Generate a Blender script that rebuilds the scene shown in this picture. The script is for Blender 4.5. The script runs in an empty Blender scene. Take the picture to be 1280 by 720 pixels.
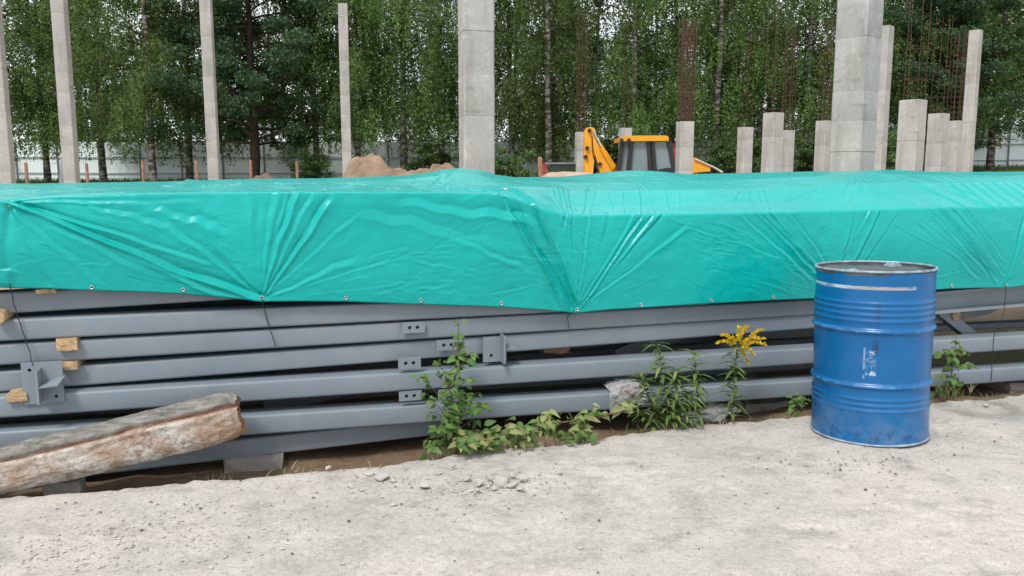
import bpy, bmesh, math, random
import numpy as np
from mathutils import Vector, Matrix

sc = bpy.context.scene
col = sc.collection
R = math.radians

# ------------------------------------------------------------------ camera
FPX, CAM_H = 1020.0, 1.35                       # focal length in photo pixels (1280 wide), eye height
PITCH = math.atan(140.0 / FPX)
cam_d = bpy.data.cameras.new('camera')
cam_d.sensor_width = 36.0
cam_d.lens = 36.0 * FPX / 1280.0
cam_d.clip_start, cam_d.clip_end = 0.05, 2000.0
cam = bpy.data.objects.new('camera', cam_d)
cam.location = (0, 0, CAM_H)
cam.rotation_euler = (math.pi / 2 - PITCH, 0, 0)
col.objects.link(cam)
sc.camera = cam

# ------------------------------------------------------------------ sky and sun
SUN_EL, SUN_AZ = 52.0, 205.0                    # azimuth clockwise from +Y: behind the camera, a little to the left
world = bpy.data.worlds.new('World'); sc.world = world; world.use_nodes = True
nt = world.node_tree; nt.nodes.clear()
w_out = nt.nodes.new('ShaderNodeOutputWorld'); w_bg = nt.nodes.new('ShaderNodeBackground')
sky = nt.nodes.new('ShaderNodeTexSky'); sky.sky_type = 'NISHITA'; sky.sun_disc = False
sky.sun_elevation = R(SUN_EL); sky.sun_rotation = R(SUN_AZ)
sky.air_density = 1.0; sky.dust_density = 1.5; sky.ozone_density = 1.0
tc = nt.nodes.new('ShaderNodeTexCoord')
nz = nt.nodes.new('ShaderNodeTexNoise'); nz.inputs['Scale'].default_value = 3.2; nz.inputs['Detail'].default_value = 6
rp = nt.nodes.new('ShaderNodeValToRGB')
rp.color_ramp.elements[0].position = 0.30; rp.color_ramp.elements[1].position = 0.52
mx = nt.nodes.new('ShaderNodeMix'); mx.data_type = 'RGBA'
mx.inputs['B'].default_value = (8.6, 8.9, 9.3, 1)       # bright broken cloud cover
nt.links.new(tc.outputs['Generated'], nz.inputs['Vector'])
nt.links.new(nz.outputs['Fac'], rp.inputs['Fac'])
nt.links.new(rp.outputs['Color'], mx.inputs['Factor'])
nt.links.new(sky.outputs['Color'], mx.inputs['A'])
nt.links.new(mx.outputs['Result'], w_bg.inputs['Color'])
w_bg.inputs['Strength'].default_value = 0.075
nt.links.new(w_bg.outputs['Background'], w_out.inputs['Surface'])
sun_d = bpy.data.lights.new('sun', 'SUN'); sun_d.energy = 1.5; sun_d.angle = R(14); sun_d.color = (1.0, 0.96, 0.9)
sun = bpy.data.objects.new('sun', sun_d); col.objects.link(sun)
_az, _el = R(SUN_AZ), R(SUN_EL)
_dir = Vector((math.sin(_az) * math.cos(_el), math.cos(_az) * math.cos(_el), math.sin(_el)))
sun.rotation_euler = (-_dir).to_track_quat('-Z', 'Y').to_euler()
sc.view_settings.view_transform = 'Standard'; sc.view_settings.look = 'None'
sc.view_settings.gamma = 1.0; sc.view_settings.exposure = 0.92
sc.view_settings.use_curve_mapping = False

# ------------------------------------------------------------------ measuring helpers
_c, _s = math.cos(PITCH), math.sin(PITCH)
EYE = np.array([0, 0, CAM_H])
def ray(x, y):
    vx, vy, vz = (x - 640) / FPX, 1.0, -(y - 360) / FPX
    return np.array([vx, vy * _c + vz * _s, -vy * _s + vz * _c])
def on_z(x, y, z):
    d = ray(x, y); return d * ((z - CAM_H) / d[2]) + EYE
def at(x, y, Y):
    d = ray(x, y); return d * (Y / d[1]) + EYE
def proj(P):
    P = np.atleast_2d(P); X, Y, Z = P[:, 0], P[:, 1], P[:, 2] - CAM_H
    fw = Y * _c - Z * _s; up = Y * _s + Z * _c
    return 640 + FPX * X / fw, 360 - FPX * up / fw
# the stack of steel stands on a line that runs off to the right at 17 degrees
A = R(17.0); P0 = np.array([0, 4.35, 0.0])
DU = np.array([math.cos(A), math.sin(A), 0]); DW = np.array([-math.sin(A), math.cos(A), 0]); DZ = np.array([0, 0, 1.0])
def S(u, w, z):
    return P0 + DU * u + DW * w + DZ * z
def uw(x, y):
    d = np.array([x, y, 0]) - P0; return d.dot(DU), d.dot(DW)
def on_plane(x, y, off=0.0):
    d = ray(x, y); q = P0 + DW * off
    P = EYE + d * (DW.dot(q - EYE) / DW.dot(d))
    return (P - P0).dot(DU), P[2]

# ------------------------------------------------------------------ noise
def _hash(ix, iy, iz):
    h = (ix * 374761393 + iy * 668265263 + iz * 2147483647) & 0xFFFFFFFF
    h = ((h ^ (h >> 13)) * 1274126177) & 0xFFFFFFFF
    return ((h ^ (h >> 16)) & 0xFFFF) / 65535.0
def vnoise(x, y, z=0.0):
    x, y, z = np.broadcast_arrays(np.asarray(x, float), np.asarray(y, float), np.asarray(z, float))
    fx, fy, fz = np.floor(x), np.floor(y), np.floor(z)
    ix, iy, iz = fx.astype(np.int64), fy.astype(np.int64), fz.astype(np.int64)
    a, b, c = x - fx, y - fy, z - fz
    a, b, c = a*a*(3-2*a), b*b*(3-2*b), c*c*(3-2*c)
    r = 0
    for dx in (0, 1):
        for dy in (0, 1):
            for dz in (0, 1):
                r = r + _hash(ix+dx, iy+dy, iz+dz) * (a if dx else 1-a) * (b if dy else 1-b) * (c if dz else 1-c)
    return r * 2 - 1
def fbm(x, y, z=0.0, o=4):
    r, am, f = 0, 1.0, 1.0
    for k in range(o):
        r = r + am * vnoise(np.asarray(x)*f + 17.3*k, np.asarray(y)*f + 5.1*k, np.asarray(z)*f); am *= .5; f *= 2.03
    return r
def sstep(a, b, x):
    t = np.clip((np.asarray(x, float) - a) / (b - a), 0, 1); return t*t*(3-2*t)

# ------------------------------------------------------------------ mesh helpers
def np_mesh(name, V, F, smooth=True):
    V = np.asarray(V, np.float32); F = np.asarray(F, np.int32); k = F.shape[1]
    me = bpy.data.meshes.new(name)
    me.vertices.add(len(V)); me.vertices.foreach_set('co', V.ravel())
    me.loops.add(F.size); me.loops.foreach_set('vertex_index', F.ravel())
    me.polygons.add(len(F)); me.polygons.foreach_set('loop_start', np.arange(0, F.size, k, dtype=np.int32))
    me.update(calc_edges=True)
    me.polygons.foreach_set('use_smooth', np.full(len(F), smooth, bool))
    me.update()
    return me
def grid_faces(nr, nc):
    i = np.arange(nr - 1)[:, None] * nc + np.arange(nc - 1)[None, :]
    i = i.ravel(); return np.stack([i, i + 1, i + nc + 1, i + nc], 1)

class MB:
    def __init__(s): s.v = []; s.f = []; s.m = []
    def add(s, V, F, m=0):
        o = len(s.v); s.v += [tuple(map(float, p)) for p in V]
        s.f += [tuple(i + o for i in f) for f in F]; s.m += [m] * len(F); return s
    def box(s, c, hx, hy, hz, ax=(1,0,0), ay=(0,1,0), az=(0,0,1), m=0):
        c = np.array(c, float); ax, ay, az = [np.array(q, float) for q in (ax, ay, az)]
        V = [c + ax*hx*i + ay*hy*j + az*hz*k for k in (-1, 1) for j in (-1, 1) for i in (-1, 1)]
        return s.add(V, [(0,2,3,1), (4,5,7,6), (0,1,5,4), (2,6,7,3), (0,4,6,2), (1,3,7,5)], m)
    def sbox(s, u0, u1, w0, w1, z0, z1, m=0):     # box in the stack's own axes
        return s.box(S((u0+u1)/2, (w0+w1)/2, (z0+z1)/2), abs(u1-u0)/2, abs(w1-w0)/2, abs(z1-z0)/2, DU, DW, DZ, m)
    def prism(s, poly, vec, m=0):                 # closed polygon swept along vec
        P = [np.array(p, float) for p in poly]; n = len(P); vec = np.array(vec, float)
        V = P + [p + vec for p in P]
        F = [tuple(range(n))[::-1], tuple(range(n, 2*n))] + [(i, (i+1) % n, n + (i+1) % n, n + i) for i in range(n)]
        return s.add(V, F, m)
    def tube(s, pts, rad, n=8, caps=True, m=0):
        P = [np.array(p, float) for p in pts]
        if not hasattr(rad, '__len__'): rad = [rad] * len(P)
        V = []; ref = None
        for i, p in enumerate(P):
            t = P[min(i+1, len(P)-1)] - P[max(i-1, 0)]; t = t / (np.linalg.norm(t) + 1e-9)
            if ref is None: ref = np.array([0, 0, 1.0]) if abs(t[2]) < .8 else np.array([1.0, 0, 0])
            a = np.cross(t, ref); a /= np.linalg.norm(a) + 1e-9; b = np.cross(a, t); ref = b
            for k in range(n):
                th = 2*math.pi*k/n; V.append(p + (a*math.cos(th) + b*math.sin(th)) * rad[i])
        F = []
        for i in range(len(P)-1):
            for k in range(n):
                k2 = (k+1) % n; F.append((i*n+k, (i+1)*n+k, (i+1)*n+k2, i*n+k2))
        if caps: F.append(tuple(range(n))); F.append(tuple(range((len(P)-1)*n, len(P)*n))[::-1])
        return s.add(V, F, m)
    def lathe(s, prof, o=(0,0,0), n=48, axis=(0,0,1), m=0):
        az = np.array(axis, float); az /= np.linalg.norm(az)
        ax = np.cross(az, [0, 0, 1.0] if abs(az[2]) < .8 else [1.0, 0, 0]); ax /= np.linalg.norm(ax); ay = np.cross(az, ax)
        o = np.array(o, float); V = []
        for r, z in prof:
            for k in range(n):
                t = 2*math.pi*k/n; V.append(o + (ax*math.cos(t) + ay*math.sin(t))*r + az*z)
        F = []
        for i in range(len(prof)-1):
            for k in range(n):
                k2 = (k+1) % n; F.append((i*n+k, i*n+k2, (i+1)*n+k2, (i+1)*n+k))
        return s.add(V, F, m)
    def mesh(s, name, smooth=40):
        me = bpy.data.meshes.new(name); me.from_pydata(s.v, [], s.f); me.update()
        me.polygons.foreach_set('material_index', s.m)
        bm = bmesh.new(); bm.from_mesh(me); bmesh.ops.recalc_face_normals(bm, faces=bm.faces); bm.to_mesh(me); bm.free()
        if smooth:
            me.polygons.foreach_set('use_smooth', [True]*len(me.polygons)); me.set_sharp_from_angle(angle=R(smooth))
        return me
    def build(s, name, mats, parent=None, smooth=40, label=None, cat=None, group=None, kind=None):
        return link(name, s.mesh(name, smooth), mats, parent, label, cat, group, kind)

def tag(o, label=None, cat=None, group=None, kind=None):
    if label: o['label'] = label
    if cat: o['category'] = cat
    if group: o['group'] = group
    if kind: o['kind'] = kind
    return o
def link(name, me, mats, parent=None, label=None, cat=None, group=None, kind=None):
    o = bpy.data.objects.new(name, me); col.objects.link(o)
    if me is not None and mats is not None and len(me.materials) == 0:
        for m in (mats if isinstance(mats, (list, tuple)) else [mats]): me.materials.append(m)
    if parent is not None:
        o.parent = parent; o.matrix_parent_inverse = parent_world(parent).inverted()
    return tag(o, label, cat, group, kind)
def parent_world(o):
    m = o.matrix_basis.copy()
    while o.parent is not None:
        m = o.parent.matrix_basis @ o.matrix_parent_inverse @ m if o.parent.parent is None else parent_world(o.parent) @ o.matrix_parent_inverse @ m
        break
    return m
def empty(name, loc, label=None, cat=None, group=None):
    o = bpy.data.objects.new(name, None); o.location = tuple(map(float, loc)); o.empty_display_size = .1; col.objects.link(o)
    return tag(o, label, cat, group)
def local_child(name, me, mats, parent, M=None, kind=None, label=None):
    """a part whose mesh is in the parent's own axes (shared mesh data welcome)"""
    o = bpy.data.objects.new(name, me); col.objects.link(o)
    if mats is not None and len(me.materials) == 0:
        for m in (mats if isinstance(mats, (list, tuple)) else [mats]): me.materials.append(m)
    o.parent = parent
    if M is not None: o.matrix_basis = M
    return tag(o, label, kind=kind)

# ------------------------------------------------------------------ materials
MATS = {}
class NT:
    def __init__(s, name):
        s.mat = bpy.data.materials.new(name); s.mat.use_nodes = True; s.t = s.mat.node_tree
        s.b = s.t.nodes['Principled BSDF']; s.out = s.t.nodes['Material Output']; MATS[name] = s.mat
        s.tc = s.t.nodes.new('ShaderNodeTexCoord')
    def n(s, typ, **kw):
        nd = s.t.nodes.new(typ)
        for k, v in kw.items(): setattr(nd, k, v)
        return nd
    def l(s, a, b): s.t.links.new(a, b)
    def coords(s, scale=(1,1,1), rot=(0,0,0), kind='Object'):
        mp = s.n('ShaderNodeMapping'); mp.inputs['Scale'].default_value = scale; mp.inputs['Rotation'].default_value = rot
        s.l(s.tc.outputs[kind], mp.inputs['Vector']); return mp.outputs['Vector']
    def noise(s, scale, detail=5, rough=.55, vec=None, dist=0.0):
        nd = s.n('ShaderNodeTexNoise'); nd.inputs['Scale'].default_value = scale; nd.inputs['Detail'].default_value = detail
        nd.inputs['Roughness'].default_value = rough; nd.inputs['Distortion'].default_value = dist
        s.l(vec if vec is not None else s.tc.outputs['Object'], nd.inputs['Vector']); return nd.outputs['Fac']
    def vor(s, scale, vec=None, feat='F1', out='Distance', rand=1.0):
        nd = s.n('ShaderNodeTexVoronoi', feature=feat); nd.inputs['Scale'].default_value = scale
        nd.inputs['Randomness'].default_value = rand
        s.l(vec if vec is not None else s.tc.outputs['Object'], nd.inputs['Vector']); return nd.outputs[out]
    def ramp(s, fac, stops, interp='LINEAR'):
        nd = s.n('ShaderNodeValToRGB'); cr = nd.color_ramp; cr.interpolation = interp
        while len(cr.elements) < len(stops): cr.elements.new(.5)
        for e, (p, c) in zip(cr.elements, stops):
            e.position = p; e.color = (c, c, c, 1) if not hasattr(c, '__len__') else (*c, 1)
        s.l(fac, nd.inputs['Fac']); return nd.outputs['Color']
    def mix(s, fac, a, b, mode='MIX'):
        nd = s.n('ShaderNodeMix', data_type='RGBA', blend_type=mode)
        for v, k in ((fac, 'Factor'), (a, 'A'), (b, 'B')):
            if isinstance(v, (int, float)): nd.inputs[k].default_value = v if k == 'Factor' else (v, v, v, 1)
            elif isinstance(v, (tuple, list)): nd.inputs[k].default_value = (*v, 1)
            else: s.l(v, nd.inputs[k])
        return nd.outputs['Result']
    def math(s, op, a, b=0.0, clamp=False):
        nd = s.n('ShaderNodeMath', operation=op, use_clamp=clamp)
        for i, v in enumerate((a, b)):
            if isinstance(v, (int, float)): nd.inputs[i].default_value = v
            else: s.l(v, nd.inputs[i])
        return nd.outputs[0]
    def xyz(s, vec=None):
        nd = s.n('ShaderNodeSeparateXYZ'); s.l(vec if vec is not None else s.tc.outputs['Object'], nd.inputs[0]); return nd.outputs
    def bump(s, h, strength=.3, dist=.01, normal=None):
        nd = s.n('ShaderNodeBump'); nd.inputs['Strength'].default_value = strength; nd.inputs['Distance'].default_value = dist
        s.l(h, nd.inputs['Height'])
        if normal is not None: s.l(normal, nd.inputs['Normal'])
        return nd.outputs['Normal']
    def done(s, color=None, rough=None, metal=0.0, normal=None, spec=.5):
        b = s.b
        for v, k in ((color, 'Base Color'), (rough, 'Roughness')):
            if v is None: continue
            if isinstance(v, (int, float)): b.inputs[k].default_value = v
            elif isinstance(v, (tuple, list)): b.inputs[k].default_value = (*v, 1)
            else: s.l(v, b.inputs[k])
        b.inputs['Metallic'].default_value = metal; b.inputs['Specular IOR Level'].default_value = spec
        if normal is not None: s.l(normal, b.inputs['Normal'])
        return s.mat

def simple(name, c, rough=.6, metal=0.0, var=.25, scale=6.0, spec=.5, bump=0.0, bscale=40.0):
    m = NT(name); f = m.noise(scale, 6)
    colr = m.ramp(f, [(.3, tuple(x*(1-var) for x in c)), (.7, tuple(min(1, x*(1+var)) for x in c))])
    nn = m.bump(m.noise(bscale, 4), bump, .01) if bump else None
    return m.done(colr, rough, metal, nn, spec)

def concrete(name, c, stain=.45, scale=1.0):
    m = NT(name)
    big = m.noise(1.3*scale, 7, .62); fine = m.noise(28*scale, 5, .7)
    st = m.noise(1.0, 6, .65, m.coords((5*scale, 5*scale, .7*scale)))
    base = m.mix(m.ramp(big, [(.35, 0), (.68, 1)]), tuple(x*.78 for x in c), tuple(x*1.12 for x in c))
    base = m.mix(m.math('MULTIPLY', m.ramp(st, [(.5, 0), (.72, 1)]), stain), base, (c[0]*.5, c[1]*.48, c[2]*.44))
    base = m.mix(m.ramp(fine, [(.3, .75), (.6, 0)]), base, tuple(x*.72 for x in c))
    pit = m.ramp(m.vor(22*scale), [(.0, 0), (.1, 1)])
    base = m.mix(pit, tuple(x*.4 for x in c), base)
    wv = m.n('ShaderNodeTexWave', wave_type='BANDS', bands_direction='Z'); wv.inputs['Scale'].default_value = 1.1*scale; wv.inputs['Distortion'].default_value = 1.2; wv.inputs['Detail'].default_value = 3; wv.inputs['Detail Scale'].default_value = 2.5
    m.l(m.tc.outputs['Object'], wv.inputs['Vector'])
    ln = m.math('MULTIPLY', m.ramp(wv.outputs['Fac'], [(.02, 1), (.07, 0)]), m.ramp(m.noise(2.2, 4), [(.54, 0), (.66, .6)]))
    base = m.mix(ln, base, tuple(x*.38 for x in c))
    base = m.mix(m.ramp(m.noise(5.5*scale, 6, .7), [(.56, 0), (.70, .55)]), base, tuple(min(1, x*1.35) for x in c))
    h = m.mix(.5, fine, pit)
    return m.done(base, .9, 0, m.bump(h, .5, .01), .2)

concrete('concrete_column', (.48, .48, .46), .7)
concrete('concrete_block', (.36, .34, .31), .5, 2.0)
simple('rebar', (.080, .042, .028), .85, 0, .4, 9)
simple('hole_shade', (.02, .022, .025), .6)  # near black for the discs that stand in for shade in holes
simple('cord', (.02, .02, .022), .7)
simple('zinc', (.62, .63, .64), .35, .8, .15, 60)
simple('sand', (.26, .185, .13), .95, 0, .35, 3, .1, 1.0, 30)
simple('sand_pale', (.42, .32, .24), .95, 0, .2, 3, .1, .6, 30)
simple('wood_pale', (.44, .31, .18), .85, 0, .35, 30, .15, .4, 90)
simple('wood_post', (.27, .145, .09), .85, 0, .3, 8)
simple('fence_panel', (.82, .89, .92), .45, 0, .05, .6)
simple('fence_steel', (.20, .22, .23), .5, 0, .2, 3)
simple('yellow_paint', (.76, .34, .012), .4, 0, .14, 3)
simple('black_rubber', (.022, .022, .022), .85)
simple('cab_black', (.02, .022, .024), .4)
simple('chrome', (.75, .76, .78), .15, 1.0, .05)
simple('red_paint', (.30, .03, .025), .5)
simple('green_mesh', (.018, .04, .025), .8, 0, .3, 4)
simple('pebble', (.43, .405, .37), .95, 0, .3, 14, .15)
simple('debris', (.085, .07, .055), .95, 0, .4, 20, .1)
simple('bark_brown', (.055, .042, .033), .95, 0, .4, 3, .1, .8, 20)
simple('stem_green', (.11, .15, .04), .7, 0, .3, 20)
simple('stem_brown', (.13, .085, .05), .8, 0, .3, 20)

# painted steel of the beams
m = NT('beam_paint')
v = m.noise(2.2, 6, .6); f = m.noise(34, 4, .6)
dust = m.noise(1.0, 6, .65, m.coords((1.2, 1.2, 9)))
c = m.ramp(v, [(.3, (.175, .212, .248)), (.7, (.215, .255, .292))])
c = m.mix(m.ramp(m.noise(3.4, 7, .7), [(.48, 0), (.72, .5)]), c, (.27, .275, .265))
c = m.mix(m.ramp(m.noise(5, 8, .78), [(.60, 0), (.68, .35)]), c, (.20, .17, .14))
c = m.mix(m.ramp(m.noise(60, 3, .6), [(.68, 0), (.74, .5)]), c, (.09, .085, .08))
m.done(c, m.ramp(f, [(.3, .38), (.7, .55)]), 0, m.bump(m.noise(60, 3), .06, .004), .45)

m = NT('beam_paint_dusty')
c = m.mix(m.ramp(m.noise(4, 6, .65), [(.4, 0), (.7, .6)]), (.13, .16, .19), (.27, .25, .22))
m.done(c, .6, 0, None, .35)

# tarpaulin
m = NT('tarpaulin')
v = m.noise(1.4, 5); n1 = m.noise(1.0, 7, .62, m.coords((16, 16, 26), (0, 0, -A)), 1.2)
n2 = m.noise(1.0, 5, .6, m.coords((55, 55, 70)), .6)
cx = m.vor(9.0, None, 'DISTANCE_TO_EDGE')
weave = m.n('ShaderNodeTexWave', wave_type='BANDS', bands_direction='Z'); weave.inputs['Scale'].default_value = 24
m.l(m.tc.outputs['Object'], weave.inputs['Vector'])
c = m.ramp(v, [(.3, (.0, .335, .31)), (.7, (.0, .41, .38))])
c = m.mix(m.ramp(m.noise(7, 6, .7), [(.62, 0), (.85, .25)]), c, (.05, .40, .39))
b1 = m.bump(n1, .16, .014); b2 = m.bump(n2, .16, .004, b1)
wp = m.mix(.10, m.tc.outputs['Object'], m.n('ShaderNodeTexNoise').outputs['Color']); cm = m.ramp(m.noise(2.2, 4, .6), [(.40, .15), (.62, 1)])
k1 = m.math('MULTIPLY', m.vor(13, wp), cm); k2 = m.math('MULTIPLY', m.vor(34, wp), cm)
b3 = m.bump(k2, .20, .005, m.bump(k1, .28, .016, b2))
m.done(c, m.ramp(n1, [(.3, .24), (.7, .36)]), 0, b3, .34)
m.b.inputs['Coat Weight'].default_value = .10; m.b.inputs['Coat Roughness'].default_value = .14

# broken concrete slab
m = NT('slab_concrete')
big = m.noise(.75, 6, .6); mid = m.noise(4.5, 7, .68); fine = m.noise(42, 6, .75); gr = m.noise(150, 3, .7)
c = m.ramp(big, [(.30, (.43, .405, .375)), (.44, (.50, .465, .425)), (.55, (.57, .515, .46)), (.70, (.50, .475, .445))])
c = m.mix(m.ramp(mid, [(.34, .7), (.50, 0)]), c, (.30, .285, .265))
c = m.mix(m.ramp(mid, [(.56, 0), (.70, .7)]), c, (.61, .585, .55))
drag = m.noise(1.0, 6, .62, m.coords((1.6, 3.2, 1), (0, 0, -A)), .6)
c = m.mix(m.ramp(drag, [(.38, .35), (.50, 0)]), c, (.33, .32, .30))
c = m.mix(m.ramp(drag, [(.58, 0), (.72, .4)]), c, (.55, .53, .50))
c = m.mix(m.ramp(fine, [(.34, .65), (.47, 0)]), c, (.26, .24, .215))
c = m.mix(m.ramp(fine, [(.55, 0), (.68, .7)]), c, (.61, .59, .56))
c = m.mix(m.ramp(gr, [(.33, .7), (.48, 0)]), c, (.22, .20, .18))
sp = m.ramp(m.vor(48), [(.06, 1), (.16, 0)]); spm = m.ramp(m.noise(3.1, 5), [(.52, 0), (.66, 1)])
c = m.mix(m.math('MULTIPLY', m.math('MULTIPLY', sp, spm), .55), c, (.20, .175, .15))
rg = on_z(1222, 509, 0.0); ox = m.xyz(); dx_ = m.math('SUBTRACT', ox['X'], float(rg[0])); dy_ = m.math('SUBTRACT', ox['Y'], float(rg[1]))
rd = m.math('ADD', m.math('SQRT', m.math('ADD', m.math('POWER', dx_, 2.0), m.math('POWER', dy_, 2.0))), m.math('MULTIPLY', m.noise(9, 4), .08))
c = m.mix(m.math('MULTIPLY', m.ramp(rd, [(.16, .25), (.22, .9), (.27, .75), (.34, 0)]), m.ramp(m.noise(6, 4), [(.3, .3), (.6, .8)])), c, (.21, .195, .175))
hh = m.mix(.45, fine, mid); b1 = m.bump(hh, .5, .022); b2 = m.bump(gr, .5, .005, b1)
m.done(c, .93, 0, b2, .2)

# bare soil, sand and, on the far bank, grass
m = NT('soil')
g = m.noise(.35, 6, .6); f = m.noise(14, 7, .75); o = m.xyz()
c = m.ramp(g, [(.3, (.30, .21, .14)), (.55, (.38, .285, .20)), (.75, (.43, .34, .25))])
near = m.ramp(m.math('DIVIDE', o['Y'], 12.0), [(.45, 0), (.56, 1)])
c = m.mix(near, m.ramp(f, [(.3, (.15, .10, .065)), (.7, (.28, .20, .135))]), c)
far = m.ramp(m.math('ADD', m.math('DIVIDE', o['Y'], 100.0), m.math('MULTIPLY', g, .06)), [(.34, 0), (.40, 1)])
c = m.mix(far, c, m.ramp(m.noise(3, 5), [(.3, (.045, .075, .02)), (.7, (.09, .125, .035))]))
m.done(c, .96, 0, m.bump(f, .8, .03), .15)

# leaf materials: colour differs from leaf to leaf
def leafmat(name, dark, mid, lite, trans=.35, rough=.55):
    m = NT(name); ge = m.n('ShaderNodeNewGeometry'); oi = m.n('ShaderNodeObjectInfo')
    c = m.ramp(ge.outputs['Random Per Island'], [(0, dark), (.55, mid), (1, lite)])
    h = m.n('ShaderNodeHueSaturation'); m.l(c, h.inputs['Color'])
    m.l(m.ramp(oi.outputs['Random'], [(0, .72), (1, 1.3)]), h.inputs['Value'])
    hu = m.n('ShaderNodeMapRange'); hu.inputs['To Min'].default_value = .488; hu.inputs['To Max'].default_value = .512
    m.l(oi.outputs['Random'], hu.inputs['Value']); m.l(hu.outputs[0], h.inputs['Hue'])
    m.done(h.outputs['Color'], rough, 0, None, .35)
    tr = m.n('ShaderNodeBsdfTranslucent'); ms = m.n('ShaderNodeMixShader'); ms.inputs[0].default_value = trans
    hs = m.n('ShaderNodeHueSaturation'); hs.inputs['Value'].default_value = 1.3; hs.inputs['Saturation'].default_value = 1.1
    m.l(h.outputs['Color'], hs.inputs['Color']); m.l(hs.outputs['Color'], tr.inputs['Color'])
    m.l(m.b.outputs[0], ms.inputs[1]); m.l(tr.outputs[0], ms.inputs[2]); m.l(ms.outputs[0], m.out.inputs['Surface'])
    return m.mat
leafmat('leaf_birch', (.070, .132, .036), (.130, .212, .062), (.215, .300, .110), .47)
leafmat('leaf_maple', (.036, .085, .036), (.060, .128, .056), (.105, .180, .088), .3, .5)
leafmat('leaf_bush', (.04, .08, .02), (.075, .13, .035), (.13, .19, .07))
leafmat('leaf_sapling', (.06, .12, .025), (.11, .20, .05), (.20, .29, .10), .35, .45)
leafmat('leaf_wilted', (.17, .20, .06), (.27, .30, .12), (.42, .40, .19), .35, .55)
leafmat('leaf_weed', (.10, .175, .05), (.165, .25, .08), (.31, .35, .13), .38, .55)
leafmat('flower_yellow', (.80, .58, .02), (.90, .72, .035), (.95, .82, .10), .3, .7)
leafmat('grass_blade', (.05, .09, .02), (.09, .14, .035), (.16, .19, .06), .3, .6)
leafmat('grass_dry', (.25, .21, .12), (.34, .29, .18), (.45, .40, .28), .2, .7)

m = NT('bark_birch')
n = m.noise(1.0, 5, .6, m.coords((3, 3, 9))); n2 = m.noise(1.6, 4)
c = m.mix(m.ramp(n, [(.46, 1), (.60, 0)]), (.30, .29, .265), (.045, .038, .032))
c = m.mix(m.ramp(n2, [(.45, 0), (.7, .6)]), c, (.12, .10, .085))
m.done(c, .85, 0, m.bump(n, .4, .02), .2)

m = NT('glass_cab')
m.done(m.ramp(m.noise(.8, 3), [(.3, (.20, .27, .285)), (.7, (.28, .36, .375))]), .08, 0, None, .8); m.b.inputs['Alpha'].default_value = .72

# ------------------------------------------------------------------ terrain
def ter(x, y):
    x = np.asarray(x, float); y = np.asarray(y, float)
    w = (x - P0[0]) * DW[0] + (y - P0[1]) * DW[1]
    z = sstep(26, 44, y) * (1.05 + .75 * sstep(6, 20, x))
    z = z - .11 * (1 - sstep(1.6, 3.6, w)) - .18 * (1 - sstep(-1.2, -.35, w))
    return z + .035 * fbm(x*.9, y*.9, 3.3, 4) * sstep(-.6, 0, w) + .012 * fbm(x*6, y*6, 1.3, 3) * sstep(-.6, 0, w)
def span(a, b, n, p=3.0):
    t = np.linspace(-1, 1, n); return (a + b)/2 + np.sinh(t*p)/np.sinh(p)*(b - a)/2
gx = np.unique(np.concatenate([span(-700, 700, 160, 5.0), np.linspace(-4.5, 6.5, 260)]))
gy = np.unique(np.concatenate([4.8 + span(-700, 700, 160, 5.0), np.linspace(2.8, 9.5, 170), np.linspace(20, 60, 60)]))
GX, GY = np.meshgrid(gx, gy)
V = np.stack([GX, GY, ter(GX, GY)], -1).reshape(-1, 3)
link('ground', np_mesh('ground', V, grid_faces(len(gy), len(gx))), MATS['soil'], kind='structure')

# ------------------------------------------------------------------ concrete slab in front of the stack
edge_px = [(-400, 652), (0, 622), (60, 619), (100, 614), (200, 607), (320, 596), (430, 585), (520, 575), (600, 563), (640, 557), (730, 549), (800, 537),
           (860, 528), (930, 524), (1010, 518), (1090, 511), (1170, 503), (1230, 497), (1280, 491), (1700, 462)]
ew = np.array([uw(*on_z(x, y, 0)[:2]) for x, y in edge_px])
def slab_edge(u):
    e = np.interp(u, ew[:, 0], ew[:, 1])
    return e + .020 * fbm(u*5, 3.1, 0, 3) + .010 * fbm(u*23, 8.7, 0, 3)
su = np.unique(np.concatenate([np.linspace(-14, -3.2, 20), np.linspace(-3.2, 4.6, 640), np.linspace(4.6, 18, 20)]))
sd = np.concatenate([[-.03, -.012, -.004], np.cumsum(np.concatenate([np.full(12, .005), np.full(170, .012), np.full(25, .05), np.full(14, .8)]))])
SU, SD = np.meshgrid(su, sd)
SW = slab_edge(SU) - np.maximum(SD, 0)
XY = P0[:2] + SU[..., None]*DU[:2] + SW[..., None]*DW[:2]
X, Y = XY[..., 0], XY[..., 1]
hz = .010*fbm(X*1.1, Y*1.1, 0, 3) + (.0032*fbm(X*7, Y*7, 2, 4)) + .003*np.clip(fbm(X*22, Y*22, 5, 3), 0, 2)
pm = sstep(.05, .5, fbm(X*1.7, Y*1.7, 9, 3)); hz = hz - .010*pm*np.clip(fbm(X*13, Y*13, 7, 4), 0, 2)
hz = hz - .022*np.exp(-np.maximum(SD, 0)/.02)*(.5 + .5*fbm(SU*9, 0, 4, 3))
hz = hz * (1 - sstep(2.5, 4.0, SD))
Z = np.where(SD < 0, -.34*(np.abs(SD)/.03)**.7 - .02, hz - .002)
back = np.where(SD < 0, .012*fbm(SU*14, Z*14, 3, 3), 0)
V = np.stack([X + DW[0]*back, Y + DW[1]*back, Z], -1).reshape(-1, 3)
link('concrete_slab', np_mesh('concrete_slab', V, grid_faces(len(sd), len(su))[:, ::-1]), MATS['slab_concrete'], kind='structure')

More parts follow.
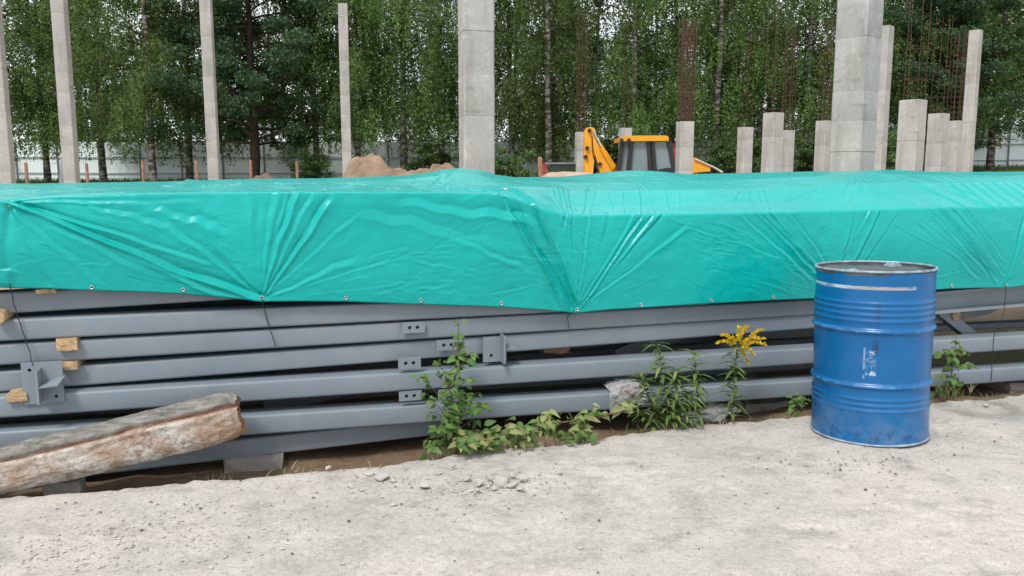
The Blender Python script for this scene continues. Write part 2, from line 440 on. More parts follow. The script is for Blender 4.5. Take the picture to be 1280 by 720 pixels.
# ------------------------------------------------------------------ loose stones on the slab
rng = np.random.default_rng(7)
def hull_mesh(name, seed, n=16, flat=.65, smooth=False):
    r = np.random.default_rng(seed); P = r.normal(size=(n, 3)); P /= np.linalg.norm(P, axis=1)[:, None]
    P *= r.uniform(.75, 1.1, (n, 1)); P[:, 2] *= flat
    bm = bmesh.new(); [bm.verts.new(p) for p in P]
    res = bmesh.ops.convex_hull(bm, input=bm.verts)
    bmesh.ops.delete(bm, geom=[g for g in res['geom_interior'] if isinstance(g, bmesh.types.BMVert)], context='VERTS')
    bmesh.ops.bevel(bm, geom=list(bm.edges), offset=.06, segments=1, affect='EDGES', clamp_overlap=True)
    me = bpy.data.meshes.new(name); bm.to_mesh(me); bm.free(); return me
rock_me = [hull_mesh('rubble_chunk', 30 + k) for k in range(6)]
chunks = [(626, 602, .043), (642, 606, .03), (612, 596, .028), (600, 604, .022), (654, 598, .026), (640, 594, .018), (532, 606, .030), (478, 596, .036),
          (462, 592, .02), (492, 600, .018), (548, 591, .017), (566, 583, .018), (618, 610, .016), (585, 599, .019), (492, 630, .015),
          (440, 607, .022), (452, 612, .014), (650, 611, .02), (700, 590, .013), (596, 612, .014), (1232, 506, .02), (410, 585, .017)]
place = ['largest pale broken concrete lump of the cluster below the sapling', 'second largest pale lump of the rubble cluster below the sapling']
for k, (px, py, r) in enumerate(chunks):
    p = on_z(px, py, .002 + r*.3)
    me = rock_me[k % 6]
    o = link('rubble_chunk', me, MATS['pebble'], None,
             place[k] if k < 2 else 'small pale grey concrete crumb lying on the slab between the log and the drum', 'rubble',
             'concrete crumbs scattered on the slab')
    if k == 20: o['label'] = 'dark pebble lying on the slab right of the blue drum'
    o.location = p; o.scale = (r*1.25, r, r*.9); o.rotation_euler = (rng.uniform(-.2, .2), rng.uniform(-.2, .2), rng.uniform(0, 6.3))
def scatter_pts(n, spots):
    P = []
    for px, py, sx, sy, k in spots:
        for _ in range(int(n*k)):
            q = on_z(px + rng.normal()*sx, py + rng.normal()*sy, 0.0)
            if uw(q[0], q[1])[1] < slab_edge(np.array([uw(q[0], q[1])[0]]))[0] - .02: P.append(q)
    return P
def slab_h(x, y):
    return float(.010*fbm(x*1.1, y*1.1, 0, 3) + .0032*fbm(x*7, y*7, 2, 4))
octa = np.array([[1,0,0],[-1,0,0],[0,1,0],[0,-1,0],[0,0,1],[0,0,-1]], float)
octf = np.array([[0,2,4],[2,1,4],[1,3,4],[3,0,4],[2,0,5],[1,2,5],[3,1,5],[0,3,5]])
VV, FF = [], []
pts = scatter_pts(1.0, [(615, 602, 40, 8, 320), (480, 602, 60, 12, 200), (210, 665, 80, 24, 620), (90, 695, 80, 16, 400), (540, 625, 90, 14, 200), (640, 640, 420, 50, 260)])
for k, q in enumerate(pts):
    r = .0018 + .0075*rng.random()**4
    ro = rng.uniform(0, 6.3); M = np.array([[math.cos(ro), -math.sin(ro), 0], [math.sin(ro), math.cos(ro), 0], [0, 0, 1]])
    P = (octa * rng.uniform(.6, 1.25, (6, 3)) * [r*1.3, r, r*.7]) @ M.T + [q[0], q[1], slab_h(q[0], q[1]) + r*.25]
    VV.append(P); FF.append(octf + 6*k)
link('gravel', np_mesh('gravel', np.concatenate(VV), np.concatenate(FF), False), MATS['pebble'], None,
     'loose pale grit and small gravel over the concrete slab', 'gravel', None, 'stuff')
VV, FF = [], []
pts = scatter_pts(1.0, [(1045, 582, 60, 8, 130), (950, 600, 200, 30, 50), (1180, 560, 70, 25, 80), (250, 640, 150, 20, 70), (640, 640, 430, 55, 110), (1215, 507, 26, 5, 60), (540, 600, 90, 18, 90)])
for k, q in enumerate(pts):
    L = .003 + .008*rng.random()**3; W = L*rng.uniform(.3, .7); a = rng.uniform(0, 6.3); z = slab_h(q[0], q[1]) + .0035
    d = np.array([math.cos(a), math.sin(a), rng.uniform(-.15, .15)]); e = np.array([-math.sin(a), math.cos(a), rng.uniform(-.2, .2)])
    c0 = np.array([q[0], q[1], z])
    VV.append(np.stack([c0 - d*L, c0 + e*W + [0,0,.003], c0 + d*L, c0 - e*W + [0,0,.002]])); FF.append(np.array([[0,1,2,3]]) + 4*k)
link('litter', np_mesh('litter', np.concatenate(VV), np.concatenate(FF), False), MATS['debris'], None,
     'dark crumbs, twig bits and dry leaf scraps on the slab', 'litter', None, 'stuff')

# ------------------------------------------------------------------ steel beams
def sect(h, d, r=.013, n=4):
    """rounded box section: list of (w, z), w inward, z up, from front bottom"""
    P = []
    for cw, cz, a0 in ((r, r, math.pi), (d-r, r, 1.5*math.pi), (d-r, h-r, 0), (r, h-r, .5*math.pi)):
        for k in range(n+1):
            a = a0 + .5*math.pi*k/n; P.append((cw + r*math.cos(a), cz + r*math.sin(a)))
    return P
def channel(h, d, t=.012):
    return [(0, 0), (d, 0), (d, h), (0, h), (0, h-t), (d-t, h-t), (d-t, t), (0, t)]
BEAM = {}
def beam(key, label, p1, p2, off, h, d, u0=-6.5, u1=8.5, sec=None, mat='beam_paint', name='steel_beam', group='steel beams of the covered stack'):
    (ua, za), (ub, zb) = on_plane(*p1, off), on_plane(*p2, off)
    k = (zb - za)/(ub - ua); z_at = lambda u: za + k*(u - ua)
    pr = sec or sect(h, d); n = len(pr); mb = MB()
    segs = max(2, int((u1-u0)/.6)); V = []
    for i in range(segs+1):
        u = u0 + (u1-u0)*i/segs
        V += [S(u, off + w, z_at(u) + z) for w, z in pr]
    F = [(i*n+j, i*n+(j+1) % n, (i+1)*n+(j+1) % n, (i+1)*n+j) for i in range(segs) for j in range(n)]
    F += [tuple(range(n))[::-1], tuple(range(segs*n, (segs+1)*n))]
    mb.add(V, F)
    o = mb.build(name, MATS[mat], None, 30, label, 'steel beam', group)
    BEAM[key] = (o, z_at, off, h, d); return o
U = lambda px, py, off=0.0: on_plane(px, py, off)[0]
beam('B1', 'grey steel beam wedged directly under the left end of the green tarpaulin', (0, 393), (319, 373), 0.03, .10, .12, -6.5, .9)
beam('B2', 'grey steel beam under the tarp edge that disappears at the middle tarp tip', (0, 427), (712, 390), 0.0, .098, .12, -6.5, 1.2)
beam('B3', 'grey steel beam third from the top, passing behind the small birch sapling top', (0, 457), (1014, 394), 0.015, .098, .12, -6.5, U(1085, 390))
beam('B4', 'set back grey steel beam carrying the upright end plate right of the sapling', (300, 467), (1014, 411), 0.035, .098, .12, -6.5, U(1100, 400))
beam('B5', 'upper of the two long bright edged box beams behind the goldenrod', (150, 513), (1014, 455), -.03, .100, .14, -6.5, 9.5)
beam('B6', 'long grey steel box beam low down behind the weeds and the drum', (150, 556), (1014, 495), -.05, .100, .14, -6.5, 9.5)
beam('B7', 'lowest dark grey steel beam, resting on the concrete block beside the log', (100, 597), (531, 546), .02, .098, .12, -6.5, U(556, 542))
beam('B8', 'open grey steel channel under the tarpaulin right of the blue drum', (1167, 393), (1280, 383), 0.0, .145, .09, U(1098, 395), 9.5, channel(.145, .09, .016))
# beams deeper inside the stack, seen only through the gaps
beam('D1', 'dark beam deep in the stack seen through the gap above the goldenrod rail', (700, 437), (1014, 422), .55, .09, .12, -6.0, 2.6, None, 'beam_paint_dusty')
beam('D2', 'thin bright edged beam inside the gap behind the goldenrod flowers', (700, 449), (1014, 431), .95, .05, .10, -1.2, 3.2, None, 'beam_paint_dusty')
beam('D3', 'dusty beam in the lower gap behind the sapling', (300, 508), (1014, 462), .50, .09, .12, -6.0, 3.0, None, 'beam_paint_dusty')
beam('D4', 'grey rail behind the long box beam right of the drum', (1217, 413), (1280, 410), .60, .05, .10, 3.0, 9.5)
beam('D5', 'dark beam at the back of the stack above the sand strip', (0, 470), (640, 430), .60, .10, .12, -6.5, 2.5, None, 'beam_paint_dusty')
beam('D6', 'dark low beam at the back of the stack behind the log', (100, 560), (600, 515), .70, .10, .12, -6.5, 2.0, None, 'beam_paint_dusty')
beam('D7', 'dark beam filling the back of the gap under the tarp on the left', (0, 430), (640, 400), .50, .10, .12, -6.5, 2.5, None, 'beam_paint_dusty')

for k, (za, zb_) in enumerate(((600, 552), (560, 512), (520, 476), (482, 444), (446, 412), (420, 388))):  # added back row, closes the gaps so that they stay dark
    beam('E%d' % k, 'added beam in the back row of the stack, keeping the gaps dark', (100, za - 30), (640, zb_ - 24), 1.35, .135, .14, -6.5, 3.6, None, 'beam_paint_dusty')
# slanted bracing inside the stack
def strut(label, a, b, r, off_a, off_b, mat='beam_paint', half=.03):
    pa, pb = on_plane(*a, off_a), on_plane(*b, off_b)
    A3, B3_ = S(pa[0], off_a, pa[1]), S(pb[0], off_b, pb[1]); t = B3_ - A3; L = np.linalg.norm(t); t /= L
    sd_ = np.cross(t, DW); sd_ /= np.linalg.norm(sd_); nn = np.cross(sd_, t)
    mb = MB()
    g = r*.18
    mb.box((A3+B3_)/2, L/2, r, g, t, sd_, nn)
    mb.box((A3+B3_)/2 + sd_*(r-g) + nn*half, L/2, g, half-g*.2, t, sd_, nn); mb.box((A3+B3_)/2 - sd_*(r-g) + nn*half, L/2, g, half-g*.2, t, sd_, nn)
    return mb.build('steel_brace', MATS[mat], None, 30, label, 'steel brace')
strut('slanted grey brace in the gap left of the round log end, right of the drum', (1176, 388), (1216, 420), .035, .16, .16)
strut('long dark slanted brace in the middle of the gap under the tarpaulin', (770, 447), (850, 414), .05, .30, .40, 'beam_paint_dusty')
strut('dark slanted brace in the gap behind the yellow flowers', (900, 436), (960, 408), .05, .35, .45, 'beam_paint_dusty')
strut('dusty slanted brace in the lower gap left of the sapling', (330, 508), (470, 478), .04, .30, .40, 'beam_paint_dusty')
mb = MB()
q = [on_plane(x, y, .20) for x, y in ((1150, 386), (1262, 380), (1236, 393), (1192, 402), (1150, 402))]
mb.prism([S(u, .20, z) for u, z in q], DW*.02)
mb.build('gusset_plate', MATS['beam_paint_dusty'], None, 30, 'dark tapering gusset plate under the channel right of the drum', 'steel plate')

# plates welded to the beams, with bolt holes
def plate(bkey, x0, y0, x1, y1, off, holes=((.33, .5), (.67, .5)), hr=.0095, t=.008, name='cleat_plate'):
    o = BEAM[bkey][0]
    ua, za = on_plane(x0, y0, off); ub, zb = on_plane(x1, y1, off)
    u0, u1, z0, z1 = min(ua, ub), max(ua, ub), min(za, zb), max(za, zb)
    mb = MB(); n = 16; cells = len(holes)
    cuts = [u0 + (u1-u0)*i/cells for i in range(cells+1)]
    for ci, (hx, hy) in enumerate(holes):
        a, b = cuts[ci], cuts[ci+1]; cu, cz = u0 + (u1-u0)*hx, z0 + (z1-z0)*hy
        outer, inner = [], []
        for k in range(n):
            th = 2*math.pi*k/n + math.pi/4; dx, dz = math.cos(th), math.sin(th)
            tx = ((b-cu) if dx > 0 else (a-cu))/dx if abs(dx) > 1e-6 else 1e9
            tz = ((z1-cz) if dz > 0 else (z0-cz))/dz if abs(dz) > 1e-6 else 1e9
            tt = min(tx, tz); outer.append((cu+dx*tt, cz+dz*tt)); inner.append((cu+dx*hr, cz+dz*hr))
        # exact corners
        for cx, czz in ((b, z1), (a, z1), (a, z0), (b, z0)):
            k = min(range(n), key=lambda j: (outer[j][0]-cx)**2 + (outer[j][1]-czz)**2); outer[k] = (cx, czz)
        V = [S(u, off, z) for u, z in outer] + [S(u, off, z) for u, z in inner] + \
            [S(u, off+t, z) for u, z in outer] + [S(u, off+t, z) for u, z in inner]
        F = []
        for k in range(n):
            j = (k+1) % n
            F += [(k, j, n+j, n+k), (2*n+k, 3*n+k, 3*n+j, 2*n+j), (n+k, n+j, 3*n+j, 3*n+k), (k, 2*n+k, 2*n+j, j)]
        mb.add(V, F)
    p = mb.build(name, MATS['beam_paint'], o, 30)
    hb = MB()
    for hx, hy in holes:
        hb.lathe([(hr*1.3, 0), (hr*1.3, .004), (0, .004)][::-1] + [(0, 0), (hr*1.3, 0)], S(u0 + (u1-u0)*hx, off + t - .0008, z0 + (z1-z0)*hy), 14, DW)
    hb.build('bolt_hole_shade', MATS['hole_shade'], p, 30)  # dark disc behind each hole, in place of the shade inside it
    return p
plate('B2', 503, 417, 531, 402, -.012)
plate('B3', 546, 438.5, 573, 424, -.006)
plate('B5', 498, 462, 526, 446, -.042)
plate('B6', 499, 502, 527, 488, -.062)
plate('B6', 548, 500, 571, 486, -.062)
pl = plate('B4', 604, 453, 633, 420, -.004, ((.35, .25),))
ub, _ = on_plane(629, 440, -.05); zt = on_plane(629, 419, -.05)[1]; zl = on_plane(629, 454, -.05)[1]; zm = on_plane(640, 436, -.05)[1]
MB().sbox(ub-.004, ub+.006, -.075, -.0045, zl, zt).build('stiffener', MATS['beam_paint'], BEAM['B4'][0])
MB().sbox(ub+.0062, ub+.068, -.055, .0345, zm-.004, zm+.006).build('shelf_plate', MATS['beam_paint'], BEAM['B4'][0])
pl = plate('B5', 30, 506, 77, 451, -.045, ((.2, .82), (.8, .15)), .008)
u_, _ = on_plane(46, 478, -.12); zt = on_plane(46, 464, -.12)[1]; zl = on_plane(46, 506, -.12)[1]; zm = on_plane(60, 484, -.10)[1]
MB().sbox(u_-.005, u_+.005, -.125, -.0455, zl, zt).build('stiffener', MATS['beam_paint'], BEAM['B5'][0])
MB().prism([S(u_+.0055, -.12, zm), S(u_+.085, -.12, zm+.006), S(u_+.10, -.0455, zm+.03), S(u_+.0055, -.0455, zm+.006)], DZ*.008).build('gusset', MATS['beam_paint'], BEAM['B5'][0])

# ------------------------------------------------------------------ packing wood, blocks, log ends
def block(name, label, cat, x0, y0, x1, y1, off, depth, mat, jit=.004, group=None):
    ua, za = on_plane(x0, y0, off); ub, zb = on_plane(x1, y1, off); r = np.random.default_rng(int(x0*7+y0))
    u0, u1, z0, z1 = min(ua, ub), max(ua, ub), min(za, zb), max(za, zb)
    V = []
    nx, nz_, ny = 4, 4, 3
    bm = bmesh.new(); bmesh.ops.create_cube(bm, size=1.0)
    bmesh.ops.subdivide_edges(bm, edges=list(bm.edges), cuts=3, use_grid_fill=True)
    for v_ in bm.verts:
        a = v_.co; j = r.normal(size=3)*jit
        v_.co = S(u0 + (u1-u0)*(a.x+.5) + j[0], off + depth*(a.y+.5) + j[1], z0 + (z1-z0)*(a.z+.5) + j[2])
    bmesh.ops.recalc_face_normals(bm, faces=bm.faces)
    me = bpy.data.meshes.new(name); bm.to_mesh(me); bm.free()
    return link(name, me, MATS[mat], None, label, cat, group)
block('wood_spacer', 'pale sawn wood block between the beams, directly above another block near the left bracket', 'wood block', 71, 439, 96, 423, -.02, .4, 'wood_pale', .0016)
block('wood_spacer', 'lower pale wood block beside the top of the left bracket plate', 'wood block', 73, 463.5, 97, 452, -.012, .4, 'wood_pale', .0012)
block('wood_spacer', 'leftmost pale wood block, left of the welded bracket', 'wood block', 8, 503, 33, 491, -.055, .4, 'wood_pale', .0016)
block('wood_spacer', 'thin pale wood strip peeping out under the left tarpaulin edge', 'wood block', 45, 367, 69, 361, -.03, .3, 'wood_pale', .001)
block('wood_spacer', 'reddish wood block inside the dark gap left of the goldenrods', 'wood block', 680, 443, 712, 432, .12, .3, 'wood_post', .004)
block('wood_spacer', 'pale wood batten deep in the gap left of the drum rim', 'wood block', 975, 416, 1040, 411, .9, .3, 'wood_pale', .0012)
block('concrete_block', 'weathered concrete block under the lowest beam beside the log', 'concrete block', 284, 640, 353, 569, -.02, .35, 'concrete_block', .006)
block('concrete_block', 'small grey block under the log near the left edge', 'concrete block', 57, 640, 99, 601, -.22, .12, 'concrete_block', .003)
block('concrete_block', 'flat dark support block under the beams right of the drum', 'concrete block', 1262, 500, 1330, 474, .02, .4, 'concrete_block', .005)
block('concrete_block', 'low support block in the shade under the long rails behind the weeds', 'concrete block', 930, 545, 1000, 500, .10, .35, 'concrete_block', .005)
def log_end(label, px, py, off, r):
    u, z = on_plane(px, py, off)
    MB().lathe([(0, 0), (r*.95, 0), (r, .01), (r, .5), (0, .5)], S(u, off, z), 20, DW).build('round_timber', MATS['wood_pale'], None, 35, label, 'timber')
log_end('round timber end packed under the channel right of the drum', 1196, 394.5, .14, .035)
log_end('round timber end poking out at the left picture edge under the tarp', -3, 397, -.06, .03)

# pinkish lump wrapped in plastic, lying on the low rail
m = NT('pink_lump')
c = m.mix(m.ramp(m.noise(9, 5), [(.42, 0), (.6, 1)]), (.30, .19, .16), (.46, .42, .42))
m.done(c, .4, 0, m.bump(m.noise(24, 4), .7, .02), .5)
u0, z0 = on_plane(795, 487, -.07)
me = hull_mesh('masonry_lump', 77, 26, .6); lump = link('masonry_lump', me, MATS['pink_lump'], None, 'pinkish broken masonry lump under crinkled film on the low rail left of the weeds', 'rubble')
lump.location = S(u0, .0, BEAM['B6'][1](u0) + .095); lump.scale = (.15, .12, .075); lump.rotation_euler = (0, .1, .5)
m = NT('plastic_film'); m.done((.55, .55, .56), .25, 0, m.bump(m.noise(18, 6), 1.0, .03), .6); m.b.inputs['Alpha'].default_value = .55
def film(label, cx, cy, zz, L, W, lift, seed, tilt=None):
    n = 40; t = np.linspace(-1, 1, n); a, b = np.meshgrid(t, t)
    h = lift*(.5 + .5*fbm(a*2.2, b*2.2, seed, 4)); u, w = uw(*on_z(cx, cy, zz)[:2])
    edge = 1 + .15*fbm(np.arctan2(b, a)*2, 0, seed, 2)
    Uc, Wc = u + a*L*edge, w + b*W*edge
    V = P0 + Uc[..., None]*DU + Wc[..., None]*DW; V[..., 2] = zz + h if tilt is None else tilt(Uc, Wc) + h*.3
    return link('plastic_film', np_mesh('plastic_film', V.reshape(-1, 3), grid_faces(n, n)), MATS['plastic_film'], None, label, 'plastic film')
film('crumpled grey plastic film on the ground at the foot of the goldenrods', 888, 524, -.06, .20, .07, .07, 3)
b6 = BEAM['B6'][1]
def drape(Uc, Wc):
    r = np.sqrt(((Uc-u0)/.17)**2 + ((Wc+.0)/.15)**2)
    return b6(Uc) + .11 + .06*np.clip(1-r*r, 0, 1) - .16*sstep(-.05, -.14, Wc)
n = 50; a, b = np.meshgrid(np.linspace(-.13, .10, n), np.linspace(-.12, .05, n))
Uc, Wc = u0 - .03 + a, b; Zc = b6(Uc) + .112 + .055*np.clip(1-((a)/.16)**2-(b/.13)**2, 0, 1)
fr = np.clip((-.055 - b)/.065, 0, 1); Zc = Zc - fr*(.11 + .03*fbm(a*20, 1, 2, 2)); Wc = np.where(b < -.055, -.062 - .012*np.sin(fr*3) - .01*fbm(a*30, Zc*30, 1, 3), Wc)
V = P0 + Uc[..., None]*DU + Wc[..., None]*DW; V[..., 2] = Zc + .006*fbm(a*40, b*40, 5, 3)
link('plastic_film', np_mesh('plastic_film', V.reshape(-1, 3), grid_faces(n, n)), MATS['plastic_film'], None, 'clear crinkled plastic film hanging over the masonry lump and the low rail', 'plastic film')

# ------------------------------------------------------------------ green tarpaulin
FO = -.055                                            # how far the front sheet hangs proud of the beams
hem_px = [(-500, 352), (-60, 357), (0, 358.5), (12, 359.5), (60, 360), (114, 362.5), (170, 364), (229, 367), (280, 371), (327, 376.5), (380, 376), (432, 376.5), (525, 380),
          (627, 383.5), (680, 387), (721, 391), (760, 387), (801, 384.5), (889, 379), (966, 375), (1040, 372), (1110, 366), (1189, 360.5), (1230, 359.5), (1258, 359.5), (1300, 355), (1900, 330)]
cre_px = [(-500, 262), (-40, 254), (11, 250), (60, 246), (100, 244), (200, 241), (330, 240), (430, 240), (540, 240), (625, 241.5), (650, 250), (680, 262), (705, 269), (732, 269), (850, 267.5),
          (950, 265.5), (1070, 263), (1180, 260), (1280, 258), (1900, 246)]
H_ = np.array([on_plane(x, y, FO) for x, y in hem_px]); C_ = np.array([on_plane(x, y, FO) for x, y in cre_px])
hem_z = lambda u: np.interp(u, H_[:, 0], H_[:, 1])
def cre_z(u): return np.interp(u, C_[:, 0], C_[:, 1])
WL = [.10, .28, .55, .95, 1.5, 2.2]                    # distances back from the front edge
top_px = {  # photo row of the sheet at each of the first four distances
 -500: (256, 246, 238, 232), 0: (245, 238, 233, 229.5), 60: (242, 237, 232, 229), 100: (240, 235, 231, 228.4), 200: (237, 233, 229.5, 226.5), 300: (237, 232, 227, 223.5), 400: (237.5, 233, 227, 222.5),
 450: (237.5, 233, 226, 221), 500: (237.5, 234, 224, 219), 530: (238, 233, 221, 216.5), 555: (238, 231, 216, 211.5), 575: (238, 230, 215, 209.5), 598: (238, 231, 217, 211.5), 618: (238.5, 232, 222, 218), 640: (239, 232, 225, 221),
 680: (247, 234, 226, 221), 715: (259, 240, 228, 220), 745: (259, 240, 228, 217), 775: (258, 239, 227, 213.5), 800: (257.5, 238, 226.5, 212.5), 830: (257, 238, 227, 214), 855: (257, 238, 227, 217.5),
 950: (254, 236, 223, 215.5), 1040: (250, 232, 218.5, 213.5), 1080: (248, 229, 217, 213), 1115: (247, 229, 216.5, 211.8), 1160: (246, 229, 218, 214), 1200: (246, 229, 219, 214.8), 1280: (244, 228, 219, 214), 1900: (238, 226, 220, 216)}
us = np.linspace(-6, 11, 1701)
TZ = []
for j in range(4):
    pts = np.array([on_plane(x, r[j], WL[j]) for x, r in top_px.items()])
    z = np.interp(us, pts[:, 0], pts[:, 1]); k = np.exp(-np.linspace(-2, 2, 9)**2); TZ.append(np.convolve(np.pad(z, 4, 'edge'), k/k.sum(), 'valid'))
TZ.append(TZ[3] - .02); TZ.append(TZ[3] - .06)
def prof(u):
    """profile polyline (w, z) of the sheet across the stack, for an array of u"""
    P = [(np.full_like(u, FO + .004), hem_z(u)), (np.full_like(u, FO), cre_z(u))]
    for j, w in enumerate(WL): P.append((np.full_like(u, w), np.interp(u, us, TZ[j])))
    P.append((np.full_like(u, 2.34), np.full_like(u, .62)))
    return P
NSEC = [92, 20, 22, 24, 26, 14, 14, 16]
tu = np.concatenate([np.linspace(-5.6, -2.9, 40)[:-1], np.linspace(-2.9, 4.7, 1250), np.linspace(4.7, 9.2, 60)[1:]])
PR = prof(tu); rows_w, rows_z, rows_q = [], [], []
cz = cre_z(tu)
for sidx, nn in enumerate(NSEC):
    (w0, z0_), (w1, z1_) = PR[sidx], PR[sidx+1]
    for f in np.linspace(0, 1, nn, endpoint=(sidx == len(NSEC)-1)):
        w = w0 + (w1-w0)*f; z = z0_ + (z1_-z0_)*f
        rows_w.append(w); rows_z.append(z); rows_q.append(z if sidx == 0 else cz + (w - FO) if sidx < 7 else cz + 2.3 + f)
W_, Z_, Q_ = np.array(rows_w), np.array(rows_z), np.array(rows_q)
for _ in range(3):                                      # soften the creases a little
    W_[1:-1] = .25*W_[:-2] + .5*W_[1:-1] + .25*W_[2:]; Z_[1:-1] = .25*Z_[:-2] + .5*Z_[1:-1] + .25*Z_[2:]
Z_[0] = hem_z(tu)
UU = np.broadcast_to(tu, W_.shape).copy()
fr = np.clip((Z_ - hem_z(tu)) / np.maximum(cz - hem_z(tu), .05), 0, 1); isf = (W_ < .0)
W_ = W_ - isf * .018*np.sin(np.pi*fr) * (1 + .8*fbm(UU*1.3, Z_*2, 4, 2))      # belly of the hanging sheet
T3 = P0 + UU[..., None]*DU + W_[..., None]*DW + Z_[..., None]*DZ
PX, PY = proj(T3.reshape(-1, 3)); PX = PX.reshape(UU.shape); PY = PY.reshape(UU.shape)
nvis = sum(NSEC[:5])
def surf(px, py):                                       # nearest point of the sheet, as (u, q), for a traced fold end
    i = np.argmin((PX[:nvis:2, ::3]-px)**2 + (PY[:nvis:2, ::3]-py)**2); r, c_ = np.unravel_index(i, PX[:nvis:2, ::3].shape)
    return UU[r*2, c_*3], Q_[r*2, c_*3]
disp = np.zeros_like(UU)
def fold(x0, y0, x1, y1, s0, s1, a0, a1, kind='pair'):
    """a crease from one traced point to another; s = half width, a = height at both ends (metres)"""
    p0, p1 = np.array(surf(x0, y0)), np.array(surf(x1, y1)); t = p1 - p0; L = np.linalg.norm(t)
    if L < 1e-4: return
    t /= L; nx, nq = -t[1], t[0]; pad = 3.2*max(s0, s1)
    c0, c1 = np.searchsorted(tu, [min(p0[0], p1[0]) - pad, max(p0[0], p1[0]) + pad])
    if c1 - c0 < 2: return
    Qs = Q_[:, c0:c1]; rw = np.nonzero(((Qs > min(p0[1], p1[1]) - pad) & (Qs < max(p0[1], p1[1]) + pad)).any(1))[0]
    if len(rw) == 0: return
    r0_, r1_ = rw[0], rw[-1] + 1; Qs = Q_[r0_:r1_, c0:c1]; Us = UU[r0_:r1_, c0:c1]
    al = ((Us-p0[0])*t[0] + (Qs-p0[1])*t[1])/L; d = (Us-p0[0])*nx + (Qs-p0[1])*nq
    alc = np.clip(al, 0, 1); s = s0 + (s1-s0)*alc; a = a0 + (a1-a0)*alc
    d = d + .35*s*(.6*np.sin(al*7 + x0) + .4*np.sin(al*17 + y0))
    end = np.exp(-(np.clip(np.maximum(-al, al-1), 0, None)*L/np.maximum(s*2.0, .01))**2)
    x = d/s
    g = (np.exp(-np.abs(x + .5)*2.0) - np.exp(-np.abs(x - .5)*2.0))*1.15 if kind == 'pair' else np.exp(-x*x) if kind == 'ridge' else -np.exp(-x*x)
    disp[r0_:r1_, c0:c1] += a*g*end
rr = random.Random(5)
def fan(cx, cy, targets, s0=.005, s1=.02, a0=.004, a1=.006):
    for x, y in targets: fold(cx + rr.uniform(-2, 2), cy + rr.uniform(-1, 1), x, y, s0, s1*rr.uniform(.7, 1.3), a0, a1*rr.uniform(.6, 1.3)*rr.choice((1, 1, -1)))
# left corner eyelet and the long diagonal pull to the first tip
fold(16, 254, 322, 374, .016, .030, .016, .022); fold(14, 257, 290, 372, .018, .030, -.012, .016); fold(20, 253, 250, 326, .012, .020, .014, .006); fold(60, 268, 312, 370, .012, .016, -.006, -.010)
fold(14, 258, 180, 335, .014, .03, .010, .003); fold(12, 256, 120, 350, .012, .03, .007, .003); fold(10, 258, 60, 352, .012, .025, -.007, -.004)
fold(14, 250, 150, 241, .008, .014, .008, .003); fold(16, 252, 240, 252, .010, .02, .007, .002)
fold(11, 256, 10, 352, .016, .025, .014, .008, 'valley'); fold(-40, 270, -20, 350, .04, .05, .015, .012)
for x in (40, 65, 85, 100, 115, 130, 150): fold(x, 240, x+18, 231, .012, .012, .003, .003)
# first tip: fan of pulls upward
fan(327, 374, [(318, 258), (341, 250), (356, 250), (384, 251), (409, 256), (436, 275), (262, 300)], .005, .026, .003, .005)
fold(328, 372, 366, 250, .006, .030, .006, .015); fold(330, 372, 404, 262, .006, .026, .006, .012); fold(324, 372, 226, 290, .007, .03, -.006, -.009)
fold(332, 373, 430, 330, .006, .03, .005, .005)
fold(200, 262, 262, 282, .03, .04, .006, .009); fold(120, 258, 190, 276, .02, .03, .004, .006)
# broad soft dents of the middle left sheet
fold(520, 256, 640, 272, .04, .05, .006, .014); fold(575, 300, 640, 328, .02, .025, .003, .006); fold(480, 270, 600, 300, .05, .05, .005, .004)
for k in range(46):
    x, y = rr.uniform(420, 690), rr.uniform(305, 368); fold(x, y, x + rr.uniform(14, 55), y + rr.uniform(-14, 12), .008, .012, rr.uniform(-.003, .0035), .0015)
for k in range(26):
    x, y = rr.uniform(20, 300), rr.uniform(300, 352); fold(x, y, x + rr.uniform(10, 40), y + rr.uniform(-6, 14), .008, .012, rr.uniform(-.003, .003), .001)
# eyelet in the middle and the strong pulls down to the second tip
fold(628, 246, 712, 386, .030, .026, .022, .016); fold(634, 240, 719, 388, .010, .012, .016, .013); fold(638, 239, 721, 386, .009, .011, -.014, .011); fold(642, 240, 716, 374, .010, .012, .012, .007)
fold(648, 243, 724, 372, .012, .014, .010, .006); fold(632, 243, 706, 384, .012, .016, .012, .008); fold(628, 244, 690, 374, .02, .03, -.010, .006)
fold(660, 244, 735, 320, .015, .02, .006, .004)
fold(632, 237, 545, 238, .008, .014, .009, .003); fold(630, 235, 470, 237, .006, .010, .006, .003); fold(632, 240, 590, 243, .010, .02, -.006, -.002)
fold(690, 235, 705, 272, .012, .014, .008, .006); fold(700, 236, 704, 282, .010, .012, -.009, -.006); fold(708, 234, 712, 276, .008, .01, .008, .004)
fan(721, 389, [(712, 286), (722, 275), (735, 270), (748, 270), (760, 271), (775, 272), (792, 271), (808, 272), (824, 271), (838, 276), (850, 290), (868, 310), (700, 310)][::2], .005, .020, .004, .006)
fold(723, 387, 797, 276, .006, .012, .007, .011); fold(724, 387, 815, 274, .006, .012, -.007, .010)
fold(800, 236, 802, 268, .008, .010, .007, .005); fold(805, 234, 820, 266, .01, .01, -.005, .004); fold(735, 236, 728, 268, .012, .01, .005, .003)
for x in (745, 760, 778, 832, 850): fold(x, 240, x + rr.uniform(-10, 10), 266, .010, .010, .003, .002)
